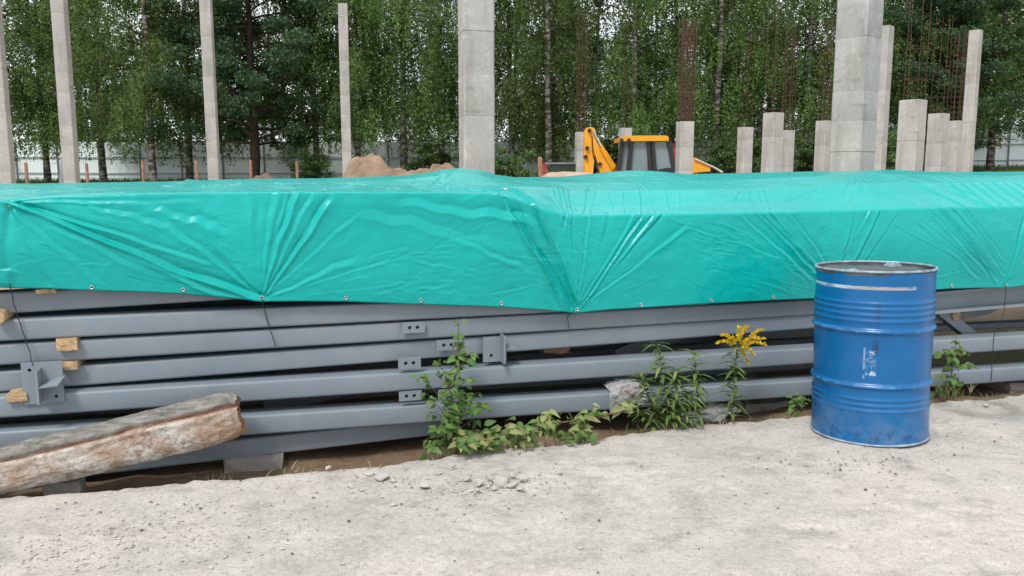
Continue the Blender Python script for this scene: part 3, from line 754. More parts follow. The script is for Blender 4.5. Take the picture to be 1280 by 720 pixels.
# right sheet: pulls that meet behind the drum
fold(945, 266, 1026, 348, .010, .022, .007, .010); fold(962, 268, 1036, 350, .010, .020, -.006, .009); fold(930, 270, 1010, 345, .012, .02, .004, .006); fold(988, 266, 1042, 345, .010, .018, .004, .007)
fold(1100, 264, 1052, 352, .012, .018, .010, .010); fold(1086, 264, 1040, 345, .012, .018, -.008, .009); fold(1070, 265, 1050, 330, .012, .02, .005, .006); fold(1118, 270, 1066, 345, .012, .016, .004, .005)
for k in range(36):
    x, y = rr.uniform(850, 1000), rr.uniform(275, 358); fold(x, y, x + rr.uniform(20, 60), y + rr.uniform(4, 26), .008, .014, rr.uniform(-.003, .003), .001)
fold(1176, 261, 1244, 346, .010, .016, .010, .009); fold(1190, 261, 1252, 342, .010, .014, -.008, .007); fold(1205, 262, 1250, 320, .010, .014, .007, .004); fold(1160, 266, 1232, 340, .012, .02, .005, .006)
fold(1150, 282, 1220, 346, .012, .02, -.003, .006); fold(1256, 356, 1282, 276, .006, .018, .006, .012); fold(1257, 356, 1300, 300, .006, .02, -.005, .01)
fold(1070, 220, 1062, 260, .008, .014, .005, .004); fold(1076, 219, 1092, 260, .008, .014, .005, .005); fold(1072, 219, 1040, 262, .008, .018, .004, .004); fold(1084, 220, 1110, 258, .008, .014, -.005, .004)
fold(1084, 216, 1200, 256, .008, .014, .008, .006); fold(1090, 219, 1240, 258, .010, .016, -.006, .006); fold(1130, 222, 1180, 232, .008, .012, .006, .003)
for k in range(11):
    x = 1168 + k*13; fold(x, 222, x + 52 + k*2, 255, .010, .013, .007*rr.choice((1, 1, -1)), .005)
for k in range(14):
    x = rr.uniform(860, 1060); fold(x, rr.uniform(222, 240), x + rr.uniform(-20, 50), rr.uniform(245, 262), .010, .016, rr.uniform(-.003, .003), .002)
for k in range(26):
    x = rr.uniform(240, 520); fold(x, rr.uniform(224, 236), x + rr.uniform(10, 34), rr.uniform(224, 237), .02, .03, rr.uniform(-.008, .008), .003)
for x0, y0, x1, y1 in ((205, 233, 232, 226), (532, 236, 556, 214), (556, 232, 566, 213), (740, 232, 770, 218), (770, 228, 850, 226), (850, 230, 862, 219), (836, 228, 846, 218))[:3]:
    fold(x0, y0, x1, y1, .04, .05, .010, .010)
# thin straight creases running towards the tie points
for k in range(190):
    tx, ty = rr.choice(((11, 251), (327, 374), (632, 238), (721, 389), (721, 389), (1050, 372), (1258, 357), (1258, 357), (1072, 217)))
    an_ = rr.uniform(0, 2*math.pi); ra, rb = rr.uniform(25, 110), rr.uniform(120, 230)
    x0, y0, x1, y1 = tx + math.cos(an_)*ra, ty + math.sin(an_)*ra*.6, tx + math.cos(an_)*rb, ty + math.sin(an_)*rb*.6
    if min(y0, y1) < 228 or max(y0, y1) > 372: continue
    fold(x0, y0, x1, y1, .006, .010, rr.uniform(-.0025, .003), rr.uniform(.0006, .0016))
for k in range(150):
    x, y = rr.uniform(10, 1270), rr.uniform(246, 366); an_ = rr.gauss(.2, .5); L_ = rr.uniform(12, 46)
    fold(x, y, x + math.cos(an_)*L_, y + math.sin(an_)*L_, .005, .009, rr.uniform(-.002, .002), .0006)
# small crumples everywhere
msk = .4 + .6*sstep(-.2, .5, fbm(UU*1.6, Q_*2.5, 6, 3))
disp += msk * (.0014*fbm(UU*11, Q_*15, 2, 4) - .0015*np.abs(fbm(UU*7 + 2*fbm(UU*3, Q_*3, 1, 2), Q_*9, 8, 3)))
gu = np.gradient(T3, axis=1); gv = np.gradient(T3, axis=0); NN = np.cross(gu, gv); NN /= np.linalg.norm(NN, axis=-1, keepdims=True) + 1e-12
NN *= np.where((NN[..., 2:3] < -.2) | ((NN @ DW)[..., None] > .9) & (W_ < 1)[..., None], -1, 1)
if (NN[40, 600] @ DW) > 0: NN = -NN
hemfade = np.ones_like(UU); hemfade[:6] = np.linspace(.25, 1, 6)[:, None]
T3 = T3 + NN * (disp*hemfade*sstep(0, 12, np.arange(len(UU))[::-1])[:, None])[..., None]
# hem folded under
lip1 = T3[0] + DW*.006 - DZ*.004; lip2 = T3[0] + DW*.010 + DZ*.03
TV = np.concatenate([lip2[None], lip1[None], T3]).reshape(-1, 3)
tarp = link('tarpaulin', np_mesh('tarpaulin', TV, grid_faces(len(UU)+2, len(tu))), MATS['tarpaulin'], None, 'green turquoise plastic tarpaulin stretched over the stack of steel beams', 'tarpaulin')
# eyelets along the hem and on the front edge
gm = MB(); a = [2*math.pi*k/18 for k in range(18)]
gm.lathe([(.0056, 0), (.0052, .0016), (.0066, .003), (.0088, .0024), (.0100, .0006), (.0100, -.001)], (0, 0, 0), 20, (0, 0, 1)); eyelet_me = gm.mesh('grommet')
hm = MB(); hm.lathe([(0, .0004), (.0068, .0004)], (0, 0, 0), 14, (0, 0, 1)); hole_shade_me = hm.mesh('eyelet_hole_shade')  # flat dark disc painting the shade inside an eyelet
def eyelet(px, py, sc_=1.0):
    i = np.argmin((PX[:nvis]-px)**2 + (PY[:nvis]-py)**2); r, c_ = np.unravel_index(i, PX[:nvis].shape); r = max(r, 2)
    P = T3[r, c_]; n = NN[r, c_]; n = n/np.linalg.norm(n)
    q = Vector(n).to_track_quat('Z', 'Y'); M = Matrix.Translation(Vector(P + n*.003)) @ q.to_matrix().to_4x4() @ Matrix.Scale(sc_, 4)
    g = local_child('grommet', eyelet_me, MATS['zinc'], tarp, M)
    h_ = local_child('eyelet_hole_shade', hole_shade_me, MATS['hole_shade'], g)
    return P
for px, py in ((12, 353.5), (114, 358.5), (229, 362), (327, 372.5), (432, 372.5), (525, 375.5), (627, 379), (721, 387.5), (801, 381), (889, 375), (966, 371.5), (1189, 357), (1258, 356)): eyelet(px, py)
eyelet(11, 250.5, 1.5); eyelet(632, 237, 1.5)

# tie cords hanging from the eyelets
def cord(label, pts, off):
    P = []
    for x, y, o_ in pts:
        u, z = on_plane(x, y, o_); P.append(S(u, o_, z))
    Q = []
    for i in range(len(P)-1):
        for k in range(5): Q.append(P[i] + (P[i+1]-P[i])*k/5 + DU*.002*rr.uniform(-1, 1))
    Q.append(P[-1])
    MB().tube(Q, .0022, 6).build('tie_cord', MATS['cord'], None, 60, label, 'cord')
cord('thin dark tie cord hanging from the first tarpaulin tip', [(327, 373, -.062), (332, 392, -.012), (338, 414, -.006), (345, 433, -.002)], 0)
cord('thin dark tie cord running down to the bracket at the left edge', [(12, 354, -.062), (17, 380, -.02), (28, 412, -.012), (36, 436, -.012), (41, 457, -.05)], 0)
cord('short tie cord below the middle tarpaulin tip', [(718, 388, -.062), (709, 396, -.006), (712, 413, -.004)], 0)
cord('thin tie cord hanging over the rails at the right edge', [(1258, 357, -.062), (1255, 390, -.035), (1243, 416, -.036), (1241, 440, -.045), (1239, 476, -.056)], 0)

# ------------------------------------------------------------------ old log leaning out over the slab edge
m = NT('log_bark')
n1 = m.noise(3.6, 7, .72); n2 = m.noise(11, 6, .72); n3 = m.noise(1.5, 5, .6); ng = m.noise(1.0, 6, .65, m.coords((14, 30, 30), (0, .25, A)))
attr = lambda nm: [setattr(q_, 'attribute_name', nm) or q_.outputs['Fac'] for q_ in [m.n('ShaderNodeAttribute')]][0]
c = m.mix(m.ramp(n1, [(.40, 0), (.56, 1)]), (.40, .28, .20), (.64, .615, .57))
c = m.mix(m.ramp(n2, [(.52, 0), (.64, .8)]), c, (.30, .17, .11))
c = m.mix(m.ramp(n3, [(.48, 0), (.66, .6)]), c, (.40, .21, .10))
c = m.mix(m.ramp(m.noise(36, 4, .7), [(.34, .6), (.46, 0)]), c, (.16, .13, .11))
g_ = m.ramp(ng, [(.3, (.12, .115, .10)), (.5, (.25, .24, .215)), (.68, (.38, .37, .34))])
c = m.mix(attr('upper'), c, g_)
c = m.mix(m.math('MULTIPLY', attr('split'), m.ramp(n2, [(.3, .5), (.5, 1)])), c, m.ramp(n2, [(.35, (.07, .035, .025)), (.5, (.19, .075, .04)), (.66, (.36, .15, .06))]))
m.done(c, .95, 0, m.bump(m.mix(.5, n2, m.noise(44, 5, .75)), 1.0, .025), .12)
m = NT('log_heart'); n1 = m.noise(16, 6, .7)
m.done(m.ramp(n1, [(.3, (.12, .08, .055)), (.5, (.27, .16, .09)), (.68, (.45, .20, .07))]), .95, 0, m.bump(n1, .9, .02), .15)
pa = on_plane(-330, 668, -.24); pb = on_plane(299, 513, -.24)
LA, LB = S(pa[0], -.24, pa[1]), S(pb[0], -.24, pb[1]); ax = LB - LA; LL = np.linalg.norm(ax); ax /= LL
e1 = np.cross(ax, [0, 0, 1.0]); e1 /= np.linalg.norm(e1)           # towards the viewer
e2 = np.cross(e1, ax); e2 /= np.linalg.norm(e2)
if e1 @ DW > 0: e1 = -e1
if e2[2] < 0: e2 = -e2
nr_, na_ = 260, 128
tt = np.linspace(0, 1, nr_)[:, None]; th = np.linspace(0, 2*np.pi, na_, endpoint=False)[None, :]
g0 = .62 + .10*np.sin(tt*5) + .06*fbm(tt*6, 1, 0, 3)                # where the split runs: upper front
dth = (th - g0 + np.pi) % (2*np.pi) - np.pi
lower = (dth < 0)
rad = (.100 + .020*tt)*(1 + .07*fbm(np.cos(th)*1.5 + tt*3, np.sin(th)*1.5, tt*9, 3) + .030*fbm(np.cos(th)*6, np.sin(th)*6, tt*40, 3))
rad = rad - .040*np.exp(-(dth/.13)**2) - .018*sstep(0, .35, dth)*(dth < 2.2) + .006*np.exp(-((dth+.22)/.12)**2)
sq = np.maximum(np.abs(np.cos(th - .62 - .75)), np.abs(np.sin(th - .62 - .75))); rad = rad*(1.03 - .34*(sq - .86))*(1 - .14*sstep(.965, 1.0, tt)**2) + 0*th
endj = .022*fbm(np.cos(th)*2, np.sin(th)*2, 5, 3)*sstep(.9, 1, tt)
LP = LA + (ax*LL)*(tt + endj*.35)[..., None] + (e1*np.cos(th)[..., None] + e2*np.sin(th)[..., None])*rad[..., None]
Vl = LP.reshape(-1, 3); i = np.arange(nr_-1)[:, None]*na_; j = np.arange(na_)[None, :]; j2 = (j+1) % na_
Fl = np.stack([(i+j), (i+j2), (i+na_+j2), (i+na_+j)], -1).reshape(-1, 4)
me = np_mesh('log', Vl, Fl)
dmv = np.broadcast_to(dth + .05*fbm(tt*26, th*2, 0, 3), (nr_, na_)); tv = np.broadcast_to(tt, (nr_, na_))
spl = np.exp(-(dmv/(.055 + .05*sstep(-.2, .6, fbm(tt*9, 3, 0, 2))))**2); topf = sstep(.0, .10, dmv)*(1 - sstep(2.0, 2.4, dmv))
for nm, ar in (('split', spl), ('upper', topf), ('tip', sstep(.975, 1.0, tv)*1.0)):
    at_ = me.attributes.new(nm, 'FLOAT', 'POINT'); at_.data.foreach_set('value', np.ascontiguousarray(ar, np.float32).ravel())
me.materials.append(MATS['log_bark'])
log = link('log', me, None, None, 'old whitish split log with rusty groove lying at the left in front of the beams', 'log')
ring = LP[-1]; cen = ring.mean(0); rv = [cen - ax*.02]; rf = []
k_ = 7
for q in range(1, k_+1):
    for a_ in range(na_):
        b_ = cen + (ring[a_]-cen)*q/k_; rv.append(b_ + ax*(.018*float(vnoise(b_[0]*60, b_[1]*60, b_[2]*60)) - .004)*(q < k_))
for a_ in range(na_):
    a2 = (a_+1) % na_; rf.append((0, 1+a_, 1+a2))
    for q in range(k_-1): rf.append((1+q*na_+a_, 1+(q+1)*na_+a_, 1+(q+1)*na_+a2, 1+q*na_+a2))
MB().add(rv, rf).build('broken_end', MATS['log_heart'], log, 30, 'orange broken wood at the raised end')

# ------------------------------------------------------------------ blue steel drum
m = NT('drum_paint')
o = m.xyz(); z = o['Z']; ang = m.math('ARCTAN2', o['X'], m.math('MULTIPLY', o['Y'], -1.0))      # 0 faces the camera side
n1 = m.noise(2.4, 6, .6); n2 = m.noise(9, 7, .7); n3 = m.noise(40, 4)
c = m.ramp(n1, [(.3, (.0, .092, .27)), (.7, (.0, .125, .335))])
def band(v, lo, hi, soft):
    a = m.math('SMOOTH_MIN', v, hi, False) if False else None
    x = m.n('ShaderNodeMapRange', interpolation_type='SMOOTHSTEP'); x.inputs['From Min'].default_value = lo-soft; x.inputs['From Max'].default_value = lo+soft; m.l(v, x.inputs['Value'])
    y = m.n('ShaderNodeMapRange', interpolation_type='SMOOTHSTEP'); y.inputs['From Min'].default_value = hi-soft; y.inputs['From Max'].default_value = hi+soft
    y.inputs['To Min'].default_value = 1; y.inputs['To Max'].default_value = 0; m.l(v, y.inputs['Value'])
    return m.math('MULTIPLY', x.outputs[0], y.outputs[0])
mul = lambda *a: m.math('MULTIPLY', a[0], a[1]) if len(a) == 2 else m.math('MULTIPLY', mul(*a[:-1]), a[-1])
# dust and scuffs near the foot, streaks down the front
foot = band(z, -.05, .15, .10); c = m.mix(mul(foot, m.ramp(n2, [(.42, 0), (.72, .30)])), c, (.30, .31, .30))
foot2 = band(z, .005, .09, .04); c = m.mix(mul(foot2, m.ramp(m.noise(14, 5, .7), [(.50, 0), (.60, .6)])), c, (.008, .04, .10))
stk = m.noise(1.0, 5, .6, m.coords((16, 16, 1.6))); c = m.mix(m.ramp(stk, [(.60, 0), (.72, .4)]), c, (.02, .06, .13))
dr = mul(band(ang, .02, .12, .03), band(z, .48, .72, .03), m.ramp(n2, [(.42, 0), (.6, .8)])); c = m.mix(dr, c, (.015, .02, .03))
rust = mul(m.ramp(n2, [(.64, 0), (.70, 1)]), band(z, .18, .42, .05), band(ang, -.7, .1, .2)); c = m.mix(rust, c, (.25, .10, .05))
# torn tape line near the rim
tape = mul(band(z, .790, .806, .002), band(ang, -1.45, .72, .02), m.ramp(m.noise(1.0, 6, .75, m.coords((11, 11, 60))), [(.38, .1), (.52, .9)]))
c = m.mix(tape, c, m.mix(band(ang, -.35, .72, .3), (.58, .64, .68), (.42, .35, .28)))
# scraps of an old label on the front
frag = m.ramp(m.noise(55, 5, .7), [(.50, 0), (.54, 1)])
lab = mul(band(z, .36, .49, .006), band(ang, -.08, .09, .015), frag)
lab2 = mul(m.math('ADD', band(z, .36, .385, .004), band(z, .468, .485, .004)), lab)
side = mul(band(z, .345, .50, .004), band(ang, -.12, -.09, .008), m.ramp(m.noise(30, 4), [(.45, 0), (.5, 1)]))
c = m.mix(m.math('ADD', m.math('MULTIPLY', lab, .16), m.math('ADD', m.math('MULTIPLY', lab2, .45), m.math('MULTIPLY', side, .3)), True), c, (.66, .70, .74))
scuff = mul(m.ramp(m.noise(20, 6, .75, m.coords((1, 1, 2.5))), [(.68, 0), (.76, .4)]), 1.0); c = m.mix(scuff, c, (.16, .28, .45))
# rubbed hoops
for hz_ in (.578, .300):
    c = m.mix(mul(band(z, hz_-.004, hz_+.012, .004), m.ramp(m.noise(18, 5, .7), [(.45, 0), (.62, .35)])), c, (.16, .33, .52))
m.done(c, m.ramp(n2, [(.3, .20), (.7, .38)]), 0, m.bump(m.noise(3, 3), .12, .02, m.bump(n3, .05, .003)), .5)
simple('drum_rim', (.26, .33, .38), .55, .2, .5, 16)
m = NT('drum_lid'); n1 = m.noise(7, 6, .65)
m.done(m.ramp(n1, [(.35, (.035, .036, .04)), (.55, (.10, .10, .10)), (.7, (.20, .195, .185))]), m.ramp(n1, [(.4, .25), (.6, .7)]), 0, m.bump(n1, .3, .01))
dp = on_z(1085, 539, 0.0); dz0 = slab_h(dp[0], dp[1])
drum = empty('steel_drum', (dp[0], dp[1], dz0 + .004), 'blue steel drum with rolling hoops and torn label standing on the slab', 'drum')
drum.rotation_euler = (R(-.3), R(-1.0), math.atan2(-dp[0], dp[1]))
r0 = .2865; pr = [(r0+.002, .012), (r0, .03)]
def bead(zc, amp, half, n=7): return [(r0 + amp*(.5+.5*math.cos(math.pi*t)), zc + half*t) for t in np.linspace(-1, 1, n)]
for zc in (.178, .206, .234): pr += bead(zc, .0045, .013, 7)
pr += bead(.302, .0125, .020, 11)
pr += [(r0, .33), (r0, .44), (r0, .55)]
pr += bead(.580, .0125, .020, 11)
for zc in (.632, .662, .692, .720): pr += bead(zc, .0045, .013, 7)
pr += [(r0, .75), (r0, .80), (r0, .84), (r0+.002, .868)]
mb = MB(); mb.lathe(pr, (0, 0, 0), 128)
body = mb.mesh('shell', 60)
co = np.zeros(len(body.vertices)*3, np.float32); body.vertices.foreach_get('co', co); co = co.reshape(-1, 3)
rad_ = np.hypot(co[:, 0], co[:, 1]); an = np.arctan2(co[:, 1], co[:, 0]); dent = .0042*fbm(np.cos(an)*1.6, np.sin(an)*1.6, co[:, 2]*3.2, 3)
dent -= .006*np.exp(-(((an + math.pi/2 - .1)/.22)**2 + ((co[:, 2]-.50)/.05)**2))
co[:, :2] *= ((rad_ + dent)/rad_)[:, None]; body.vertices.foreach_set('co', co.ravel())
local_child('shell', body, MATS['drum_paint'], drum)
ch = lambda zc, r=.0065: [(r0+.002 + r*math.cos(t), zc + r*math.sin(t)) for t in np.linspace(0, 2*math.pi, 11)]
MB_ = MB(); MB_.lathe(ch(.0068), (0,0,0), 96); local_child('bottom_rim', MB_.mesh('bottom_rim', 60), MATS['drum_rim'], drum)
MB_ = MB(); MB_.lathe(ch(.878), (0,0,0), 96); local_child('top_rim', MB_.mesh('top_rim', 60), MATS['drum_rim'], drum)
MB_ = MB(); MB_.lathe([(0, .862), (.20, .864), (.255, .866), (.27, .858), (r0-.001, .858), (r0+.001, .880)], (0,0,0), 96); local_child('lid', MB_.mesh('lid', 60), MATS['drum_lid'], drum)
for (bx_, by_, br, nm) in ((.085, .20, .036, 'bung'), (-.10, -.19, .022, 'vent_bung')):
    MB_ = MB(); MB_.lathe([(br*1.25, .8645), (br*1.2, .872), (br, .874), (br*.9, .882), (br*.55, .883), (br*.5, .878), (0, .878)], (bx_, by_, 0), 24); local_child(nm, MB_.mesh(nm, 35), MATS['drum_rim'], drum)

# ------------------------------------------------------------------ weeds and saplings in the gap
def leaf_mesh(name, L=1.0, wid=.42, shape='ovate', droop=.25, foldz=.12):
    ts = [0, .18, .42, .70, 1.0]
    wd = {'ovate': [0.02, .85, 1.0, .62, 0], 'lance': [.1, .8, 1.0, .7, 0]}[shape]
    V = []; F = []
    for t, w in zip(ts, wd):
        z = -droop*t*t*L; V += [(-w*wid*L/2*1.0, t*L, z + foldz*w*wid*L), (0, t*L, z), (w*wid*L/2, t*L, z + foldz*w*wid*L)]
    for i in range(4):
        a = i*3; F += [(a, a+1, a+4, a+3), (a+1, a+2, a+5, a+4)]
    return np.array(V), F
def add_leaf(mb, base, d, up, L, wid, shape='ovate', droop=.25, m=0):
    V, F = leaf_mesh('', L, wid, shape, droop)
    d = np.array(d, float); d /= np.linalg.norm(d) + 1e-9; sx = np.cross(d, up); sx /= np.linalg.norm(sx) + 1e-9; uu = np.cross(sx, d)
    mb.add(base + V[:, :1]*sx + V[:, 1:2]*d + V[:, 2:]*uu, F, m)
leaf_ovate = []
for k in range(3):
    V, F = leaf_mesh('leaf', 1.0, (.78, .70, .62)[k], 'ovate', (.15, .35, .55)[k]); mb = MB(); mb.add(V, F); leaf_ovate.append(mb.mesh('leaf', 60))
leaf_wilt = []
for k in range(3):
    V, F = leaf_mesh('leaf', 1.0, (.62, .55, .5)[k], 'ovate', (.5, .7, .3)[k], .3); mb = MB(); mb.add(V, F); leaf_wilt.append(mb.mesh('leaf', 60))
LEAFC = {}
def leaf_obj(root, meshes, mat, base, d, L, r):
    d = Vector(d).normalized(); up = Vector((r.uniform(-.5, .5), r.uniform(-.9, -.1), r.uniform(.4, 1)))
    x = d.cross(up).normalized(); z = x.cross(d)
    M = Matrix((( x.x, d.x, z.x, 0), (x.y, d.y, z.y, 0), (x.z, d.z, z.z, 0), (0, 0, 0, 1)))
    M = Matrix.Translation(Vector(base) - root.location) @ M @ Matrix.Scale(L, 4)
    me = r.choice(meshes)
    if (me.name, mat) not in LEAFC: LEAFC[(me.name, mat)] = me.copy()          # one mesh for each leaf shape and colour
    return local_child('leaf', LEAFC[(me.name, mat)], MATS[mat], root, M)
def curve(p, q, bend, n=8):
    p, q = np.array(p, float), np.array(q, float); return [p + (q-p)*t + np.array(bend)*4*t*(1-t) for t in np.linspace(0, 1, n)]
def sp(px, py, off):
    u, z = on_plane(px, py, off); return S(u, off, z)
def sapling(label, base_px, tip_px, off, branches, nleaf, Lr, seed, mats=('leaf_sapling', 'stem_brown'), meshes=leaf_ovate, cat='sapling', taper=True):
    r = random.Random(seed); b, t = sp(*base_px, off), sp(*tip_px, off)
    root = empty('sapling', b, label, cat)
    st = MB(); main = curve(b, t, (r.uniform(-.01, .01), 0, 0), 12); st.tube(main, list(np.linspace(.005, .0015, 12)), 6)
    lines = [main]
    for (f, px, py) in branches:
        s0 = main[int(f*11)]; e = sp(px, py, off + r.uniform(-.10, .06)); c = curve(s0, e, (0, 0, .02), 7); st.tube(c, list(np.linspace(.003, .001, 7)), 5); lines.append(c)
    st.build('stem', MATS[mats[1]], root, 60)
    for k in range(nleaf):
        c = lines[0] if (r.random() < .45 or len(lines) == 1) else r.choice(lines[1:])
        f = r.uniform(.12 if c is main else .3, 1.0); i = min(len(c)-1, int(f*(len(c)-1)+.5)); p = np.array(c[i]) + np.array([r.gauss(0, .006) for _ in range(3)])
        a = r.uniform(0, 6.28); d = np.array([math.cos(a), math.sin(a)*.8 - .25, r.uniform(-.8, .25)])
        pe = p + d*.012
        leaf_obj(root, meshes, mats[0], pe, d, Lr*r.uniform(.55, 1.2)*((1.15 - .55*f) if taper and c is main else .9), r)
    return root
sapling('leafy young birch sapling growing in front of the bolted plates', (563, 562), (574, 402), -.20,
        [(.25, 530, 490), (.3, 524, 470), (.35, 606, 505), (.45, 548, 448), (.5, 603, 470), (.2, 545, 540), (.15, 590, 545), (.15, 533, 568), (.6, 590, 440), (.1, 575, 575), (.2, 618, 500), (.12, 550, 560), (.15, 606, 540), (.2, 560, 520), (.35, 566, 480), (.1, 528, 552), (.12, 600, 522), (.25, 536, 515), (.3, 600, 490)], 290, .054, 3)
sapling('bushy green sapling beside the right side of the blue drum', (1186, 492), (1196, 418), -.20,
        [(.3, 1172, 470), (.4, 1208, 456), (.3, 1202, 482), (.6, 1178, 440), (.7, 1212, 440), (.1, 1168, 492)], 70, .060, 9)
sapling('low green seedling tuft at the left foot of the blue drum', (1002, 516), (1000, 490), -.20, [(.5, 992, 498), (.5, 1008, 498), (.3, 990, 512)], 34, .045, 21)
# cut trailing branch with wilting leaves
root = empty('fallen_branch', on_z(640, 552, 0), 'trailing cut branch with pale wilting leaves lying over the slab edge', 'branch')
r = random.Random(4); st = MB(); lines = []
for pts in ([(790, 512), (740, 522), (690, 530), (640, 540), (596, 553), (566, 560)], [(690, 530), (660, 548), (640, 560)], [(640, 540), (615, 560), (590, 566)], [(740, 522), (715, 540), (735, 560)], [(680, 532), (700, 552), (745, 560)]):
    P = []
    for k, (px, py) in enumerate(pts):
        u_, z_ = on_plane(px, py, -.36 - .02*k); P.append(S(u_, -.36 - .02*k, max(z_, .012)))
    st.tube(P, list(np.linspace(.005, .002, len(P))), 6); lines += [P, P] if len(P) > 4 else [P]
st.build('stem', MATS['stem_brown'], root, 60)
for k in range(290):
    P = r.choice(lines); i = r.randrange(len(P)-1); p = P[i] + (P[i+1]-P[i])*r.random()
    a = r.uniform(0, 6.28); d = (math.cos(a), math.sin(a)*.7 - .3, r.uniform(-.6, .5)); p = np.array(p) + np.array([r.gauss(0, .02), r.gauss(0, .03), abs(r.gauss(0, .025))])
    p[2] = max(p[2], .012 + .02*r.random()); mt = 'leaf_wilted' if r.random() < .5 else 'leaf_sapling'
    if P is lines[0] and i < 1: mt = 'leaf_wilted'
    leaf_obj(root, leaf_wilt, mt, p, d, r.uniform(.035, .068), r)
# goldenrods
def goldenrod(label, base_px, tip_px, off, nl, seed, flower=None, Lr=.075, lean=(0, 0, 0)):
    nl = int(nl*1.5); Lr *= 1.25
    r = random.Random(seed); b, t = sp(*base_px, off), sp(*tip_px, off); root = empty('goldenrod', b, label, 'weed')
    main = curve(b, t, lean, 14); st = MB(); st.tube(main, list(np.linspace(.004, .0016, 14)), 6); st.build('stem', MATS['stem_green'], root, 60)
    fm = MB()
    for k in range(nl):
        f = (k + r.random())/nl; f = .06 + .94*f; i = min(12, int(f*13)); p = main[i] + (main[i+1]-main[i])*(f*13 - i)
        a = k*2.4 + r.uniform(-.5, .5); d = np.array([math.cos(a), math.sin(a), .55 - .3*(1-f) + r.uniform(-.3, .3)])
        add_leaf(fm, p, d, np.array([0, 0, 1.0]), Lr*r.uniform(.7, 1.2)*(1.0 if f < .75 else 1.35 - .5*f), .22, 'lance', r.uniform(.4, .9))
        if r.random() < .5: add_leaf(fm, p, d*[-1, 1, 1] + [0, 0, .2], np.array([0, 0, 1.0]), Lr*.6, .2, 'lance', .4)
    fm.build('foliage', MATS['leaf_weed'], root, 60, kind='stuff')
    if flower:
        gm_ = MB(); s2 = MB()
        for (px, py) in flower:
            e = sp(px, py, off + r.uniform(-.05, .05)); c = curve(main[-2] if r.random() < .6 else main[-3], e, (0, 0, .03), 12); s2.tube(c, .0012, 4)
            for k in range(190):
                f = r.uniform(.25, 1.0); i = min(10, int(f*11)); p = np.array(c[i]) + (np.array(c[i+1])-np.array(c[i]))*(f*11-i)
                s_ = .009*(1.2 - .6*f); p = p + np.array([r.gauss(0, .6), r.gauss(0, .6), abs(r.gauss(0, .8))])*s_
                d = np.array([r.gauss(0, 1), r.gauss(0, 1), r.gauss(.6, 1)]); d /= np.linalg.norm(d); q_ = np.cross(d, [.3, .5, .8]); q_ /= np.linalg.norm(q_)
                L = r.uniform(.004, .0085); gm_.add([p-d*L, p+q_*L*.7, p+d*L, p-q_*L*.7], [(0, 1, 2, 3)])
        s2.build('flower_stalks', MATS['stem_green'], root, 60); gm_.build('flower_head', MATS['flower_yellow'], root, 0, kind='stuff')
    return root
goldenrod('goldenrod weed with arching bright yellow flower plumes', (914, 528), (921, 432), -.30, 34, 5,
          [(935, 408), (953, 412), (957, 432), (901, 420), (896, 430), (943, 445), (936, 456), (925, 410), (948, 424), (912, 424), (957, 424)], .075)
goldenrod('slim green goldenrod weed without flowers, between the bushy one and the flowering one', (874, 531), (868, 440), -.30, 40, 6)
goldenrod('tallest stem of the bushy green weeds left of the slim goldenrod', (838, 536), (822, 428), -.30, 46, 7, None, .07)
goldenrod('leaning green weed stem at the left of the bushy weed clump', (826, 534), (800, 470), -.28, 40, 8, None, .07)
goldenrod('short green weed stem in the middle of the bushy weed clump', (842, 536), (846, 462), -.32, 40, 9, None, .075)
goldenrod('low green weed stem at the right foot of the bushy weed clump', (856, 533), (862, 490), -.30, 30, 10, None, .07)
goldenrod('pale weed stem in front of the masonry lump', (818, 536), (786, 500), -.27, 30, 12, None, .065)
# dry grass
def tuft(label, px, py, off, n, h, mat, seed, spread=.05, z0=None, name='grass_tuft'):
    r = random.Random(seed); u, z = on_plane(px, py, off); z = z if z0 is None else z0; mb = MB()
    for k in range(n):
        b = S(u + r.gauss(0, spread), off + r.gauss(0, spread*.6), z); hh = h*r.uniform(.5, 1.1); d = np.array([r.gauss(0, .35), r.gauss(0, .3), 1.0]); w = .0022
        t = b + d*hh; mid = b + d*hh*.55 - np.array([0, 0, .0]); tip = t + np.array([d[0], d[1], -.5])*hh*.25
        mb.add([b-[w,0,0], b+[w,0,0], mid+[w*.8,0,0], mid-[w*.8,0,0], tip], [(0,1,2,3), (3,2,4)])
    return mb.build(name, MATS[mat], None, 0, label, 'grass')
tuft('dry grass stalks on the soil left of the concrete block', 262, 602, -.22, 22, .08, 'grass_dry', 1, .05, -.10)
tuft('single dry grass stalks on the soil right of the concrete block', 466, 572, -.22, 3, .07, 'grass_dry', 2, .01, -.10)
tuft('green grass tuft under the sapling right of the drum', 1184, 497, -.24, 46, .11, 'leaf_weed', 3, .05)
tuft('green grass tuft at the root of the birch sapling', 560, 566, -.26, 26, .09, 'leaf_weed', 4, .06, -.06)
tuft('dry curled grass at the slab edge right of the drum', 1213, 490, -.24, 6, .09, 'grass_dry', 5, .02)

for k, (px_, py_, n_, h_, mt_, lb_) in enumerate(((700, 553, 16, .10, 'grass_dry', 'dry grass wisps under the trailing branch'), (795, 540, 26, .09, 'leaf_weed', 'green grass blades at the left foot of the weed clump'),
        (850, 533, 30, .12, 'leaf_weed', 'green grass blades between the weed stems'), (900, 528, 14, .09, 'grass_dry', 'dry grass blades left of the flowering goldenrod'), (955, 523, 10, .06, 'grass_dry', 'short dry grass at the slab edge between goldenrod and drum'),
        (640, 560, 18, .10, 'leaf_weed', 'green grass blades behind the trailing branch'), (380, 592, 8, .05, 'grass_dry', 'few short dry blades on the soil right of the concrete block'), (1250, 497, 12, .07, 'grass_dry', 'dry grass at the slab edge near the right picture edge'))):
    tuft(lb_, px_, py_, -.28, n_, h_, mt_, 40 + k, .07, -.06)

